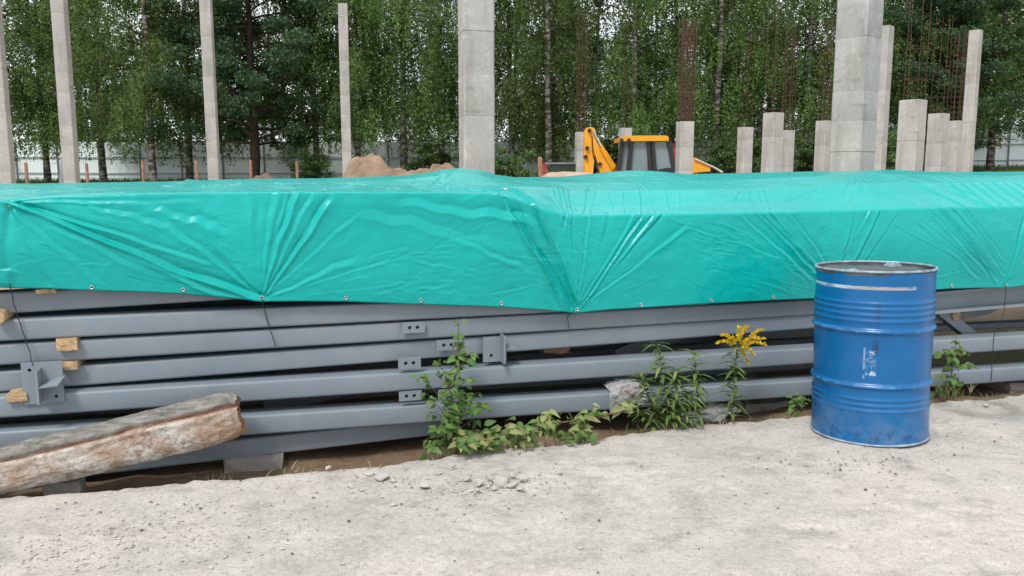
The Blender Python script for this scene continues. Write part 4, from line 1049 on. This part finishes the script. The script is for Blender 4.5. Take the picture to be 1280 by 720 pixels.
# ------------------------------------------------------------------ concrete columns of the building site
def column(label, xb, wpx, depth, ytop, rot, bars=0, bar_top=0.0, size=.42, dens=1, mat='concrete_column', lift=.85, seed=0):
    """square concrete column seen wpx pixels wide at photo column xb near the tarpaulin; ytop = row of its top (None: beyond the frame)"""
    r = random.Random(seed + int(xb)); a = R(rot)
    half = wpx*depth/FPX/2/(abs(math.cos(a)) + abs(math.sin(a)))
    c0 = at(xb, 212, depth); gz = float(ter(c0[0], c0[1])) - .1
    top = at(xb, ytop, depth)[2] if ytop is not None else at(xb, -130, depth)[2]
    root = empty('concrete_column', (c0[0], c0[1], gz), label, 'column', 'concrete columns of the building site')
    mb = MB(); z = 0.0; Ht = top - gz; ca, sa = math.cos(a), math.sin(a)
    def ringpts(zz, h, ch):
        P = []
        for (x, y) in ((-h+ch, -h), (h-ch, -h), (h, -h+ch), (h, h-ch), (h-ch, h), (-h+ch, h), (-h, h-ch), (-h, -h+ch)): P.append((x*ca - y*sa, x*sa + y*ca, zz))
        return P
    V = []; zs = [0.0]
    while zs[-1] < Ht - lift*.4: zs.append(min(Ht, zs[-1] + lift*r.uniform(.6, 1.15)))
    if zs[-1] < Ht: zs[-1] = Ht
    ch = half*.10
    for i in range(len(zs)-1):
        h = half*(1 + r.uniform(-.008, .012)); a0, b0 = zs[i], zs[i+1]; g = .012
        V += ringpts(a0 + g, h, ch) + ringpts(b0 - g*.3, h, ch)
        if i < len(zs)-2: V += ringpts(b0, h*.975, ch)
    n = len(V)//8
    F = [(i*8+j, i*8+(j+1) % 8, (i+1)*8+(j+1) % 8, (i+1)*8+j) for i in range(n-1) for j in range(8)] + [tuple(range(8))[::-1], tuple(range((n-1)*8, n*8))]
    mb.add(V, F); local_child('shaft', mb.mesh('shaft', 30), MATS[mat], root)
    if bars:
        bt = at(xb, bar_top, depth)[2] - gz; bm_ = MB(); bm_.tube([(0, 0, Ht-.1), (0, 0, bt)], .0105 if dens > 2 else .0056, 5); me = bm_.mesh('rebar')
        k = 0; hh = half*.78
        if dens < 3: bars = max(2, bars - 1)
        for i in range(bars):
            for (x, y) in ((-1 + 2*i/max(1, bars-1), -1), (-1 + 2*i/max(1, bars-1), 1)) + (((-1, -1 + 2*i/(bars-1)), (1, -1 + 2*i/(bars-1))) if 0 < i < bars-1 else ()):
                x, y = x*hh, y*hh; L = r.uniform(.72, 1.0)
                M = Matrix.Translation((x*ca - y*sa, x*sa + y*ca, 0)) @ Matrix.Rotation(r.gauss(0, .006), 4, 'X') @ Matrix.Rotation(r.gauss(0, .006), 4, 'Y')
                local_child('rebar', me, MATS['rebar'], root, M)
        sb = MB(); z = Ht + .1
        while z < Ht + (bt-Ht)*(.95 if dens > 1 else .45):
            c4 = [(-hh, -hh), (hh, -hh), (hh, hh), (-hh, hh)]; dz = r.uniform(-.02, .02)
            for q in range(4):
                (x1, y1), (x2, y2) = c4[q], c4[(q+1) % 4]
                sb.tube([(x1*ca-y1*sa, x1*sa+y1*ca, z+dz), (x2*ca-y2*sa, x2*sa+y2*ca, z-dz)], .007 if dens > 2 else .004, 4, False)
            z += .30/dens
        local_child('stirrups', sb.mesh('stirrups', 0), MATS['rebar'], root, kind='stuff')
    return root
column('leftmost tall concrete column, cut by the left picture edge', 8, 18, 20, None, 12)
column('second tall slim concrete column from the left', 89, 17, 24, None, 8)
column('tall slim concrete column in front of the dark round tree', 267.5, 14.5, 28, None, 8)
column('slim concrete column left of the sand heap, its top just in the picture', 434, 13, 32, 5, 10)
column('thick tall concrete column in the middle, right of the sand heap', 596, 46, 10.9, None, -76, size=.42, lift=.75)
column('thickest tall concrete column at the right, seen on its corner', 1064, 56, 10.2, None, 40, lift=.55)
column('tall column half hidden behind the thickest corner column', 1096, 22, 21, 33, 42)
column('squat stained column right of the thickest column, taller of the stub group', 1136, 34, 16.5, 125, 40, 3, -60)
column('stub column with bars, second of the group at the right', 1169, 26, 21, 142, 38, 3, 20)
column('narrow stub column just right of a wider stub, bars with ties above', 1190, 18, 25, 151, 36, 4, 40, dens=2)
column('tall slim column at the far right with grass behind it', 1207, 17, 29, 38, 40)
column('stub column hidden partly behind the left side of the thickest column', 1028, 21, 22, 151, 30, 4, 25, dens=1)
column('broad stub column between the loader arm and the thickest column', 964, 25, 21, 141, 32, 3, -30)
column('narrow stub column behind the right edge of the broad stub', 983, 16, 28, 163, 30, 4, 30, dens=2)
column('lone small stub column right of the yellow loader arm', 930, 18, 26, 159, 20, 3, 40)
column('stub column right of the cab carrying a dense rust brown bar cage', 855, 19.5, 21, 152, 8, 5, 24, dens=3)
column('stub column showing above the left end of the cab roof', 781, 15, 31, 160, 8, 2, 10)
column('stub column behind the yellow digger arm, rusty bars above', 726, 15, 30, 165, 8, 4, 15, dens=2)

# ------------------------------------------------------------------ backhoe loader beyond the stack
BY = 26.0
def bp(px, py, dy=0.0): return at(px, py, BY + dy)
gz = float(ter(*bp(800, 215)[:2])); b0 = bp(805, 215)
bh = empty('backhoe_loader', (b0[0], b0[1], gz), 'yellow backhoe loader parked behind the covered stack', 'excavator')
def bpart(name, mb, mat, parent=None, smooth=30, label=None): return mb.build(name, MATS[mat], parent or bh, smooth, label)
def poly(pts, y0, y1): return [bp(x, y, y0) for x, y in pts], np.array([0, y1-y0, 0])
cab = empty('cab', bp(808, 215)); cab.parent = bh; cab.matrix_parent_inverse = Matrix.Translation(-bh.location); cab.empty_display_size = .1
mb = MB(); mb.prism(*poly([(776, 171.5), (782, 169.5), (832, 169.3), (836, 171), (836, 176), (776, 176.5)], -.15, 1.55)); bpart('roof', mb, 'yellow_paint', cab)
def bars(name, segs, w, mat='cab_black'):
    for (x0, y0, x1, y1, dy) in segs:
        mb = MB(); a_, b_ = bp(x0, y0, dy), bp(x1, y1, dy); t = b_-a_; L = np.linalg.norm(t); t /= L; sx = np.cross(t, [0, 1.0, 0]); mb.box((a_+b_)/2, L/2, w, w, t, sx, np.cross(t, sx)); bpart(name, mb, mat, cab)
for dy in (0.0, 1.4):
    bars('pillar', [(778, 177, 773, 216, dy), (789, 177, 785, 216, dy), (811, 177, 813, 216, dy), (815, 177, 818, 216, dy), (836, 177, 843, 216, dy)], .07 if dy == 0 else .05)
    bars('door_rail', [(773, 216, 843, 216, dy)], .06)
for x0, x1, x2, x3 in ((779, 788.5, 784.5, 774), (790, 810, 812, 786), (816, 834, 841, 819)):
    for dy in (.03, 1.37):
        mb = MB(); mb.prism([bp(x0, 177, dy), bp(x1, 177, dy), bp(x2, 215, dy), bp(x3, 215, dy)], (0, .02, 0)); bpart('window', mb, 'glass_cab', cab)
mb = MB(); mb.prism([bp(838, 177, .05), bp(845, 216, .05), bp(845, 216, 1.35), bp(838, 177, 1.35)], (.02, 0, 0)); bpart('windscreen', mb, 'glass_cab', cab)
mb = MB(); mb.box(bp(806, 214, .7), .28, .25, .10); mb.box(bp(800, 204, .7), .06, .22, .28); bpart('seat', mb, 'black_rubber', cab)
mb = MB(); mb.tube([bp(826, 207, .7), bp(830, 213, .7)], .03, 8); mb.lathe([(.16, -.015), (.19, 0), (.16, .015), (.16, -.015)], bp(826, 207, .7), 16, (.6, 0, 1)); bpart('steering_wheel', mb, 'cab_black', cab)
mb = MB(); mb.prism(*poly([(818, 213), (835, 209.5), (842, 211), (842, 217), (818, 217)], -.05, .0)); bpart('fender', mb, 'cab_black')
mb = MB(); mb.prism([bp(841, 178, -.05), bp(844, 186, -.05), bp(846.5, 216, -.05), bp(843, 216, -.05)], (0, .06, 0)); bpart('side_panel', mb, 'red_paint', None, 30, 'dark red strip at the front cab corner')
for x in (777, 786): mb = MB(); mb.lathe([(0, -.05), (.05, -.05), (.065, .03), (0, .03)], bp(x, 175.5, -.2), 12, (0, -1, 0)); bpart('work_lamp', mb, 'cab_black')
# chassis, bonnet and wheels
zc = gz + .9
mb = MB(); mb.box((b0[0] + .6, b0[1] + .7, gz + .75), 1.9, .42, .22); mb.box((b0[0] - .1, b0[1] + .7, gz + 1.05), .95, .65, .18); bpart('chassis', mb, 'yellow_paint')
mb = MB(); x0 = bp(843, 215)[0]; zt = bp(860, 212)[2] - .05
mb.prism([(x0, b0[1] + .25, gz + .8), (x0 + 1.5, b0[1] + .25, gz + .8), (x0 + 1.5, b0[1] + .25, zt - .22), (x0 + 1.3, b0[1] + .25, zt - .12), (x0, b0[1] + .25, zt)], (0, .9, 0)); bpart('bonnet', mb, 'yellow_paint')
def wheel(cx, cy, r, w):
    mb = MB(); mb.lathe([(r*.55, -w*.42), (r*.85, -w*.5), (r*.97, -w*.42), (r, -w*.2), (r, w*.2), (r*.97, w*.42), (r*.85, w*.5), (r*.55, w*.42)], (cx, cy, gz + r), 32, (0, 1, 0))
    for k in range(18):
        t = 2*math.pi*k/18; mb.box((cx + math.cos(t)*r, cy, gz + r + math.sin(t)*r), .03, w*.45, .04, (math.cos(t), 0, math.sin(t)), (0, 1, 0), (-math.sin(t), 0, math.cos(t)))
    wh = bpart('wheel', mb, 'black_rubber'); mb = MB(); mb.lathe([(0, -w*.15), (r*.2, -w*.2), (r*.45, -w*.12), (r*.57, -w*.4), (r*.57, w*.4), (0, w*.2)], (cx, cy, gz + r), 24, (0, 1, 0)); bpart('rim', mb, 'yellow_paint', wh)
for dy in (0.05, 1.45): wheel(b0[0] - .35, b0[1] + dy, .74, .42); wheel(b0[0] + 1.75, b0[1] + dy, .45, .30)
# backhoe: boom, dipper, rams, bucket
def arm(name, pts, y0, y1, mat='yellow_paint', label=None): mb = MB(); mb.prism(*poly(pts, y0, y1)); return bpart(name, mb, mat, None, 30, label)
arm('dipper', [(730.5, 164), (733, 160), (738, 158.5), (743, 160), (745, 166), (743.5, 192), (741, 219), (731, 219), (730, 190)], .55, .80)
arm('boom', [(740, 168), (746, 171), (759, 190), (770, 207), (770, 219), (751, 219), (748, 206), (742, 186)], .50, .84)
arm('boom_rib', [(752, 186), (756, 187.5), (770, 208), (766, 211)], .42, .495)
mb = MB(); mb.tube([bp(741, 163, .45), bp(752, 185, .45)], .035, 10); ram = bpart('ram_rod', mb, 'chrome'); mb = MB(); mb.tube([bp(751.5, 184.5, .45), bp(767, 211, .45)], .065, 12); bpart('ram_barrel', mb, 'yellow_paint', ram)
for x, y in ((737, 163), (732.5, 196), (734, 185), (750, 205)): mb = MB(); mb.lathe([(0, -.03), (.06, -.03), (.06, .4), (0, .4)], bp(x, y, .47), 14, (0, 1, 0)); bpart('pin', mb, 'cab_black')
arm('swing_post', [(752, 219), (772, 219), (774, 240), (756, 242)], .45, .9)
arm('bucket', [(728, 220), (744, 220), (748, 232), (742, 246), (730, 247), (724, 236)], .3, 1.05)
mb = MB(); mb.tube([bp(744, 206, .6), bp(741, 190, .5), bp(740, 170, .5)], .02, 6); bpart('hose', mb, 'black_rubber')
# loader arm at the front
arm('loader_arm', [(866, 197), (870, 197.5), (888, 206), (888, 214), (866, 216)], .0, .14); arm('loader_arm', [(866, 197), (870, 197.5), (888, 206), (888, 214), (866, 216)], 1.3, 1.44)
mb = MB(); mb.tube([bp(868, 198.5, -.04), bp(890, 208, -.04), bp(903, 215, -.04)], .03, 8); bpart('loader_ram', mb, 'chrome')
arm('loader_bucket', [(898, 222), (912, 221), (916, 236), (905, 245), (896, 238)], -.3, 1.75)

# ------------------------------------------------------------------ heaps, low barriers and small posts
def heap(label, cx, ytop, depth, rx, ry, seed, mat='sand', skew=0.0):
    top = at(cx, ytop, depth); n = 90; t = np.linspace(-1, 1, n); a, b = np.meshgrid(t, t); rr_ = np.sqrt(a*a + b*b)
    x, y = top[0] + a*rx, top[1] + b*ry; g = ter(x, y); Hh = top[2] - float(ter(top[0], top[1]))
    z = g - .15 + (Hh + .15)*(1 - sstep(.18, 1.0, rr_ + .10*fbm(x*1.5, y*1.5, seed + 1, 3)))*(1 + (.16*fbm(x*1.3, y*1.3, seed, 3) + .035*fbm(x*5, y*5, seed, 3))*(1 - skew*3)) + .05*(1 - skew*3)*fbm(x*4, y*4, seed, 4)*(rr_ < .95)
    return link('sand_heap', np_mesh('sand_heap', np.stack([x, y, z], -1).reshape(-1, 3), grid_faces(n, n)), MATS[mat], None, label, 'sand heap')
heap('reddish brown heap of sandy soil left of the middle column', 490, 207.5, 17.5, 2.5, 1.9, 3)
heap('lower reddish soil heap touching the left side of the middle column', 546, 207.5, 18.5, 2.0, 1.5, 8)
heap('low pale sand hump between the middle column and the digger arm', 706, 216, 15, 1.9, 1.2, 5, 'sand_pale', .3)
heap('small soil mound at the foot of the dark round tree', 326, 219, 30, 1.1, 1.0, 6)
def post(name, label, px, ytop, depth, w, mat, cat='post', lean=0.0, group=None):
    t = at(px, ytop, depth); g = float(ter(t[0], t[1])) - .1; mb = MB()
    mb.tube([(t[0] - lean, t[1], g), (t[0], t[1], t[2] - w*.6), (t[0], t[1], t[2])], [w, w*.97, w*.6], 8)
    return mb.build(name, MATS[mat], None, 40, label, cat, group)
for px, yt, l in ((32, 203, 'reddish wooden stake between the two leftmost columns'), (108, 204, 'reddish wooden stake right of the second column'), (178, 200, 'reddish wooden stake beside the pale birch trunk'), (245, 200, 'reddish wooden stake just left of the third column'),
               (313, 200, 'reddish wooden stake left of the dark tree trunk'), (371, 201, 'reddish wooden stake between the dark tree and the fourth column')):
    post('wooden_stake', l, px, yt, 33, .065, 'wood_post', 'stake', rr.uniform(-.03, .03), 'row of reddish stakes')
post('wooden_stake', 'pinkish wooden stake right of the middle column', 675, 196, 24, .07, 'wood_post', 'stake', -.08)
post('leaning_pole', 'dark leaning pole against the second column', 79, 200, 26, .09, 'fence_steel', 'pole', .25)
bx0, bx1 = at(681, 205, 27), at(720, 205, 27); gq = float(ter(bx0[0], bx0[1]))
bar = empty('site_barrier', (bx0[0], bx0[1], gq), 'dark green netting barrier with a red end left of the digger arm', 'barrier')
MB().box(((bx0[0]+bx1[0])/2 + .08, bx0[1], (bx0[2]+gq)/2), (bx1[0]-bx0[0])/2 - .09, .02, (bx0[2]-gq)/2).build('netting', MATS['green_mesh'], bar)
MB().box((bx0[0], bx0[1], (bx0[2]+gq)/2), .075, .03, (bx0[2]-gq)/2).build('red_end', MATS['red_paint'], bar)
MB().box(((bx0[0]+bx1[0])/2, bx0[1] - .03, bx0[2] + .02), (bx1[0]-bx0[0])/2, .025, .025).build('top_rail', MATS['fence_steel'], bar)

# ------------------------------------------------------------------ pale sheet fence at the back
FY = 48.0; pw = 2.4
fence = empty('sheet_fence', (0, FY, float(ter(0, FY))), 'long pale sheet metal fence behind the trees', 'fence')
mb = MB(); nc = 40
for k in range(nc):
    x0, x1 = pw*k/nc, pw*(k+1)/nc; q = .008 if k % 2 else 0
    mb.add([(x0, q, 0), (x0 + .02, q, 0), (x1 - .02, q, 0), (x1, .008 - q, 0), (x0, q, 2.25), (x0+.02, q, 2.25), (x1-.02, q, 2.25), (x1, .008-q, 2.25)], [(0,1,5,4), (1,2,6,5), (2,3,7,6)])
panel_me = mb.mesh('fence_panel', 0)
pm_ = MB(); pm_.box((0, -.06, 1.1), .03, .03, 1.15); fpost_me = pm_.mesh('fence_post')
rm = MB(); rm.box((pw/2, -.055, 0), pw/2, .02, .022); rail_me = rm.mesh('fence_rail')
k = 0; x = -38.4
while x < 38:
    z0, z1 = float(ter(x, FY)), float(ter(x + pw, FY)); sh = math.atan2(z1-z0, pw); zb = (z0+z1)/2 - fence.location.z
    M = Matrix.Translation((x, 0, zb)); local_child('fence_panel', panel_me, MATS['fence_panel'], fence, M)
    local_child('fence_post', fpost_me, MATS['fence_steel'], fence, M)
    for rz in (.45, 1.35): local_child('fence_rail', rail_me, MATS['fence_steel'], fence, Matrix.Translation((x, 0, zb + rz)))
    x += pw

# ------------------------------------------------------------------ trees
def quads_from(C, D, Sd, L, Wd):
    """diamond leaves: centre C, long axis D, side axis Sd"""
    V = np.stack([C - D*L, C + Sd*Wd, C + D*L, C - Sd*Wd], 1).reshape(-1, 3); n = len(C)
    return V, np.arange(n*4).reshape(n, 4)
def unit(v): return v/(np.linalg.norm(v, axis=-1, keepdims=True) + 1e-9)
def birch(seed, H=17.0, n_limb=62, strands=24, per=26, low=2.2, spread=2.9):
    g = np.random.default_rng(seed); tr = MB()
    nt_ = 14; zz = np.linspace(0, H, nt_); bx_ = .25*np.cumsum(g.normal(0, .35, nt_))*zz/H; by_ = .25*np.cumsum(g.normal(0, .35, nt_))*zz/H
    T = np.stack([bx_, by_, zz], 1); tr.tube(T, list(.17*(1 - zz/H*.93) + .03*np.exp(-zz/.4)), 9)
    Cs, Ds = [], []
    for i in range(n_limb):
        h = low + (H - low - .4)*((i + g.random())/n_limb)**.95; f = (h-low)/(H-low)
        L = spread*(.55 + .9*np.sin(np.pi*min(1, f*.85 + .22)))*g.uniform(.65, 1.15)*(1 - .55*f)
        az = g.uniform(0, 2*np.pi); p0 = np.array([np.interp(h, zz, bx_), np.interp(h, zz, by_), h]); d = np.array([np.cos(az), np.sin(az), 0])
        t = np.linspace(0, 1, 6)[:, None]; rise = g.uniform(.35, .9)*(.35 + f)
        pts = p0 + d*L*t + np.array([0, 0, 1.0])*(L*rise*t - L*.35*t**3); pts[:, :2] += g.normal(0, .08, (6, 2))*t
        tr.tube(pts, list(np.linspace(.040*(1-.5*f), .007, 6)), 4, False, 1)
        up_ = float(sstep(4.5, 9, h))
        if g.random() < .12*up_: continue
        ns = int(strands*(.5 + L/spread)*(1 - .26*up_)); tt = g.uniform(.15, 1.05, ns); base = np.stack([np.interp(tt, t[:, 0], pts[:, k_]) for k_ in range(3)], 1) + g.normal(0, .22, (ns, 3))
        ln = g.uniform(.5, 1.9, ns)*(1 - .3*f); out = d*g.uniform(.0, .35, (ns, 1)) + g.normal(0, .18, (ns, 3)); out[:, 2] = 0
        q = np.sort(g.uniform(0, 1, (ns, per)), 1)[..., None]
        path = base[:, None] + out[:, None]*np.sqrt(q)*ln[:, None, None] + np.array([0, 0, -1.0])*(q**1.4)*ln[:, None, None] + np.array([0, 0, .25])*np.sin(np.pi*np.minimum(q*2, 1))
        path = path + g.normal(0, .055, path.shape); Cs.append(path.reshape(-1, 3))
    C = np.concatenate(Cs); C = C[C[:, 2] > 1.1]; n = len(C)
    D = unit(g.normal(0, 1, (n, 3)) + [0, 0, -.9]); Nn = unit(g.normal(0, 1, (n, 3)) + [0, 0, .5]); Sd = unit(np.cross(D, Nn)); L = g.uniform(.038, .075, (n, 1))
    V, F = quads_from(C, D, Sd, L, L*g.uniform(.5, .75, (n, 1)))
    return tr.mesh('trunk', 50), np_mesh('crown', V, F, False)
def maple(seed, H=15.0, n_limb=60, low=2.4, spread=4.2, leaf=(.05, .095), per=620, clump=.75):
    g = np.random.default_rng(seed); tr = MB(); zz = np.linspace(0, H*.85, 9)
    tr.tube(np.stack([.1*np.sin(zz), .1*np.cos(zz*.7), zz], 1), list(.26*(1 - zz/H*.95)), 10)
    Cs = []
    for i in range(n_limb):
        f = (i + g.random())/n_limb; h = low*.8 + (H*.8 - low*.8)*f; az = i*2.4 + g.uniform(-.4, .4); L = spread*(.45 + .75*np.sin(np.pi*min(1, f*.8 + .2)))*g.uniform(.6, 1.1)*(1 - .35*f)
        p0 = np.array([0, 0, h]); d = np.array([np.cos(az), np.sin(az), g.uniform(.05, .5)]); t = np.linspace(0, 1, 5)[:, None]; pts = p0 + d*L*t + np.array([0, 0, -.12])*L*t*t
        tr.tube(pts, list(np.linspace(.07*(1-.5*f), .012, 5)), 5, False)
        for s_ in (.45, .72, 1.0):
            c0 = p0 + d*L*s_ + g.normal(0, .3, 3); rs = clump*g.uniform(.6, 1.2); n = int(per*rs*rs/clump/clump/3*1.4)
            v = unit(g.normal(0, 1, (n, 3)))*rs*(g.random((n, 1))**.45); v[:, 2] *= .55; Cs.append(c0 + v)
    C = np.concatenate(Cs); C = C[C[:, 2] > .9]; n = len(C)
    D = unit(g.normal(0, 1, (n, 3)) + [0, 0, -.4]); Nn = unit(g.normal(0, .6, (n, 3)) + [0, 0, 1]); Sd = unit(np.cross(D, Nn)); L = g.uniform(*leaf, (n, 1))
    V, F = quads_from(C, D, Sd, L, L*.8)
    return tr.mesh('trunk', 50), np_mesh('crown', V, F, False)
BIR = [birch(11 + k, (17, 18, 16, 17.5, 18.5)[k], (64, 70, 60, 66, 62)[k], (24, 22, 26, 25, 20)[k], 25, (2.7, 2.4, 3.0, 2.4, 2.8)[k], (2.8, 2.5, 3.0, 2.6, 2.9)[k]) for k in range(5)]
LOWB = [birch(31 + k, 16.5, 70, 24, 24, 1.3, 3.2) for k in range(2)]
MAP = maple(5)
def tree(name, var, x, y, rot, s, label, mats, cat='tree', group=None, sink=.1):
    o = empty(name, (x, y, float(ter(x, y)) - sink), label, cat, group); o.rotation_euler = (0, 0, rot); o.scale = (s, s, s)
    local_child('trunk', var[0], [MATS[mats[0]], MATS['bark_brown']], o); local_child('crown', var[1], MATS[mats[1]], o, kind='stuff'); return o
B = ('bark_birch', 'leaf_birch'); tr_ = random.Random(12)
front = [(12, 40, 0, 1.0, 'birch at the left picture edge behind the leftmost column'), (58, 42, 1, 1.0, 'birch between the two leftmost columns'), (128, 41, 2, 1.0, 'birch just right of the second column'),
         (190, 37.5, 3, 1.0, 'yellowish birch with pale trunk standing in front of the fence at the left'), (236, 42, 4, 1.05, 'birch directly left of the third slim column'),
         (396, 42, 1, 1.0, 'birch right of the dark round tree'), (447, 40, 0, 1.0, 'birch with pale trunk beside the fourth slim column'), (505, 41, 2, 1.05, 'birch rising behind the reddish soil heap'), (553, 40, 4, 1.0, 'birch just left of the thick middle column'),
         (686, 38, 3, 1.0, 'birch with pale trunk right of the thick middle column'), (640, 42, 1, 1.0, 'birch half hidden by the right edge of the middle column'), (742, 41, 2, 1.0, 'birch above the yellow digger arm'), (790, 40, 0, 1.0, 'birch directly behind the digger cab'),
         (838, 42, 4, 1.0, 'birch behind the dense rusty bar cage'), (893, 40, 1, 1.05, 'birch above the loader arm, left of the lone stub column'), (948, 42, 3, 1.0, 'birch behind the broad stub column'), (1006, 41, 0, 1.0, 'birch left of the thickest corner column'),
         (1062, 42, 2, 1.0, 'birch hidden mostly by the thickest corner column'), (1122, 40, 4, 1.0, 'birch above the squat stained stub column'), (1172, 42, 1, 1.0, 'birch behind the group of stub columns at the right'),
         (1238, 40, 3, 1.05, 'birch with thin double trunk on the grass at the far right'), (1296, 41, 0, 1.0, 'birch at the right picture edge')]
for px, y, v, s, lab in front:
    p = at(px, 200, y); tree('birch_tree', BIR[v], p[0], y, tr_.uniform(0, 6.28), s*tr_.uniform(.94, 1.06), lab, B, group='belt of trees behind the building site')
p = at(318, 200, 38.5); tree('broadleaf_tree', MAP, p[0], 38.5, 1.0, 1.0, 'dark green round broadleaf tree behind the third and fourth columns', ('bark_brown', 'leaf_maple'), group='belt of trees behind the building site')
p = at(1186, 200, 38); tree('broadleaf_tree', MAP, p[0] + .4, 39, 3.4, .8, 'darker broadleaf tree with thick trunk on the grass at the far right', ('bark_brown', 'leaf_maple'), group='belt of trees behind the building site')
k = 0
for y, step, ph in ((50.6, 3.4, .4),):
    x = -33 + ph
    while x < 34:
        qx = 640 + FPX*x/y
        if 650 < qx < 715 or 965 < qx < 1040 or 1075 < qx < 1110: x += 1.0; continue
        tree('birch_tree', LOWB[k % 2], x + tr_.uniform(-.6, .6), y + tr_.uniform(-.8, .8), tr_.uniform(0, 6.28), tr_.uniform(.9, 1.1), 'birch of the back rows, seen only through gaps between the front birches', B, group='back rows of birches'); x += step*tr_.uniform(.85, 1.2); k += 1
# shrubs under the trees
BUSH = maple(23, 2.6, 26, .3, 1.2, (.035, .06), 260, .34)
for px, y, s, lab in ((634, 30, .95, 'green bush right of the middle column'), (952, 36, 1.1, 'green bush behind the broad stub column'), (908, 38, 1.0, 'green bush under the birches right of the loader arm'), (1010, 37, 1.0, 'green bush left of the thickest column'), (1104, 33, 1.1, 'green bush between the columns at the right'),
                 (770, 40, 1.1, 'green bush behind the digger cab'), (540, 39, 1.0, 'green bush behind the soil heap'), (390, 38, .8, 'low bush between the dark tree and the fourth column')):
    p = at(px, 205, y); tree('bush', BUSH, p[0], y, tr_.uniform(0, 6), s, lab, ('bark_brown', 'leaf_bush'), 'bush', sink=.35)
# rough grass on the bank
g = np.random.default_rng(3); n = 26000; x = g.uniform(-34, 38, n); y = g.uniform(34, 47.5, n); zb = ter(x, y); hgt = g.uniform(.08, .28, (n, 1)); b = np.stack([x, y, zb], 1)
a_ = g.uniform(0, 6.28, n); sd_ = np.stack([np.cos(a_), np.sin(a_), 0*a_], 1)*.018; tip = b + np.stack([g.normal(0, .3, n), g.normal(0, .3, n), np.ones(n)], 1)*hgt
V = np.stack([b - sd_, b + sd_, tip], 1).reshape(-1, 3)
link('grass', np_mesh('grass', V, np.arange(n*3).reshape(n, 3), False), MATS['grass_blade'], None, 'rough grass on the bank under the trees', 'grass', None, 'stuff')
for o in list(bpy.data.objects):                          # beams and columns are things, whatever their names suggest
    if o.parent is None and o.get('category') and not o.get('kind'): o['kind'] = 'thing'
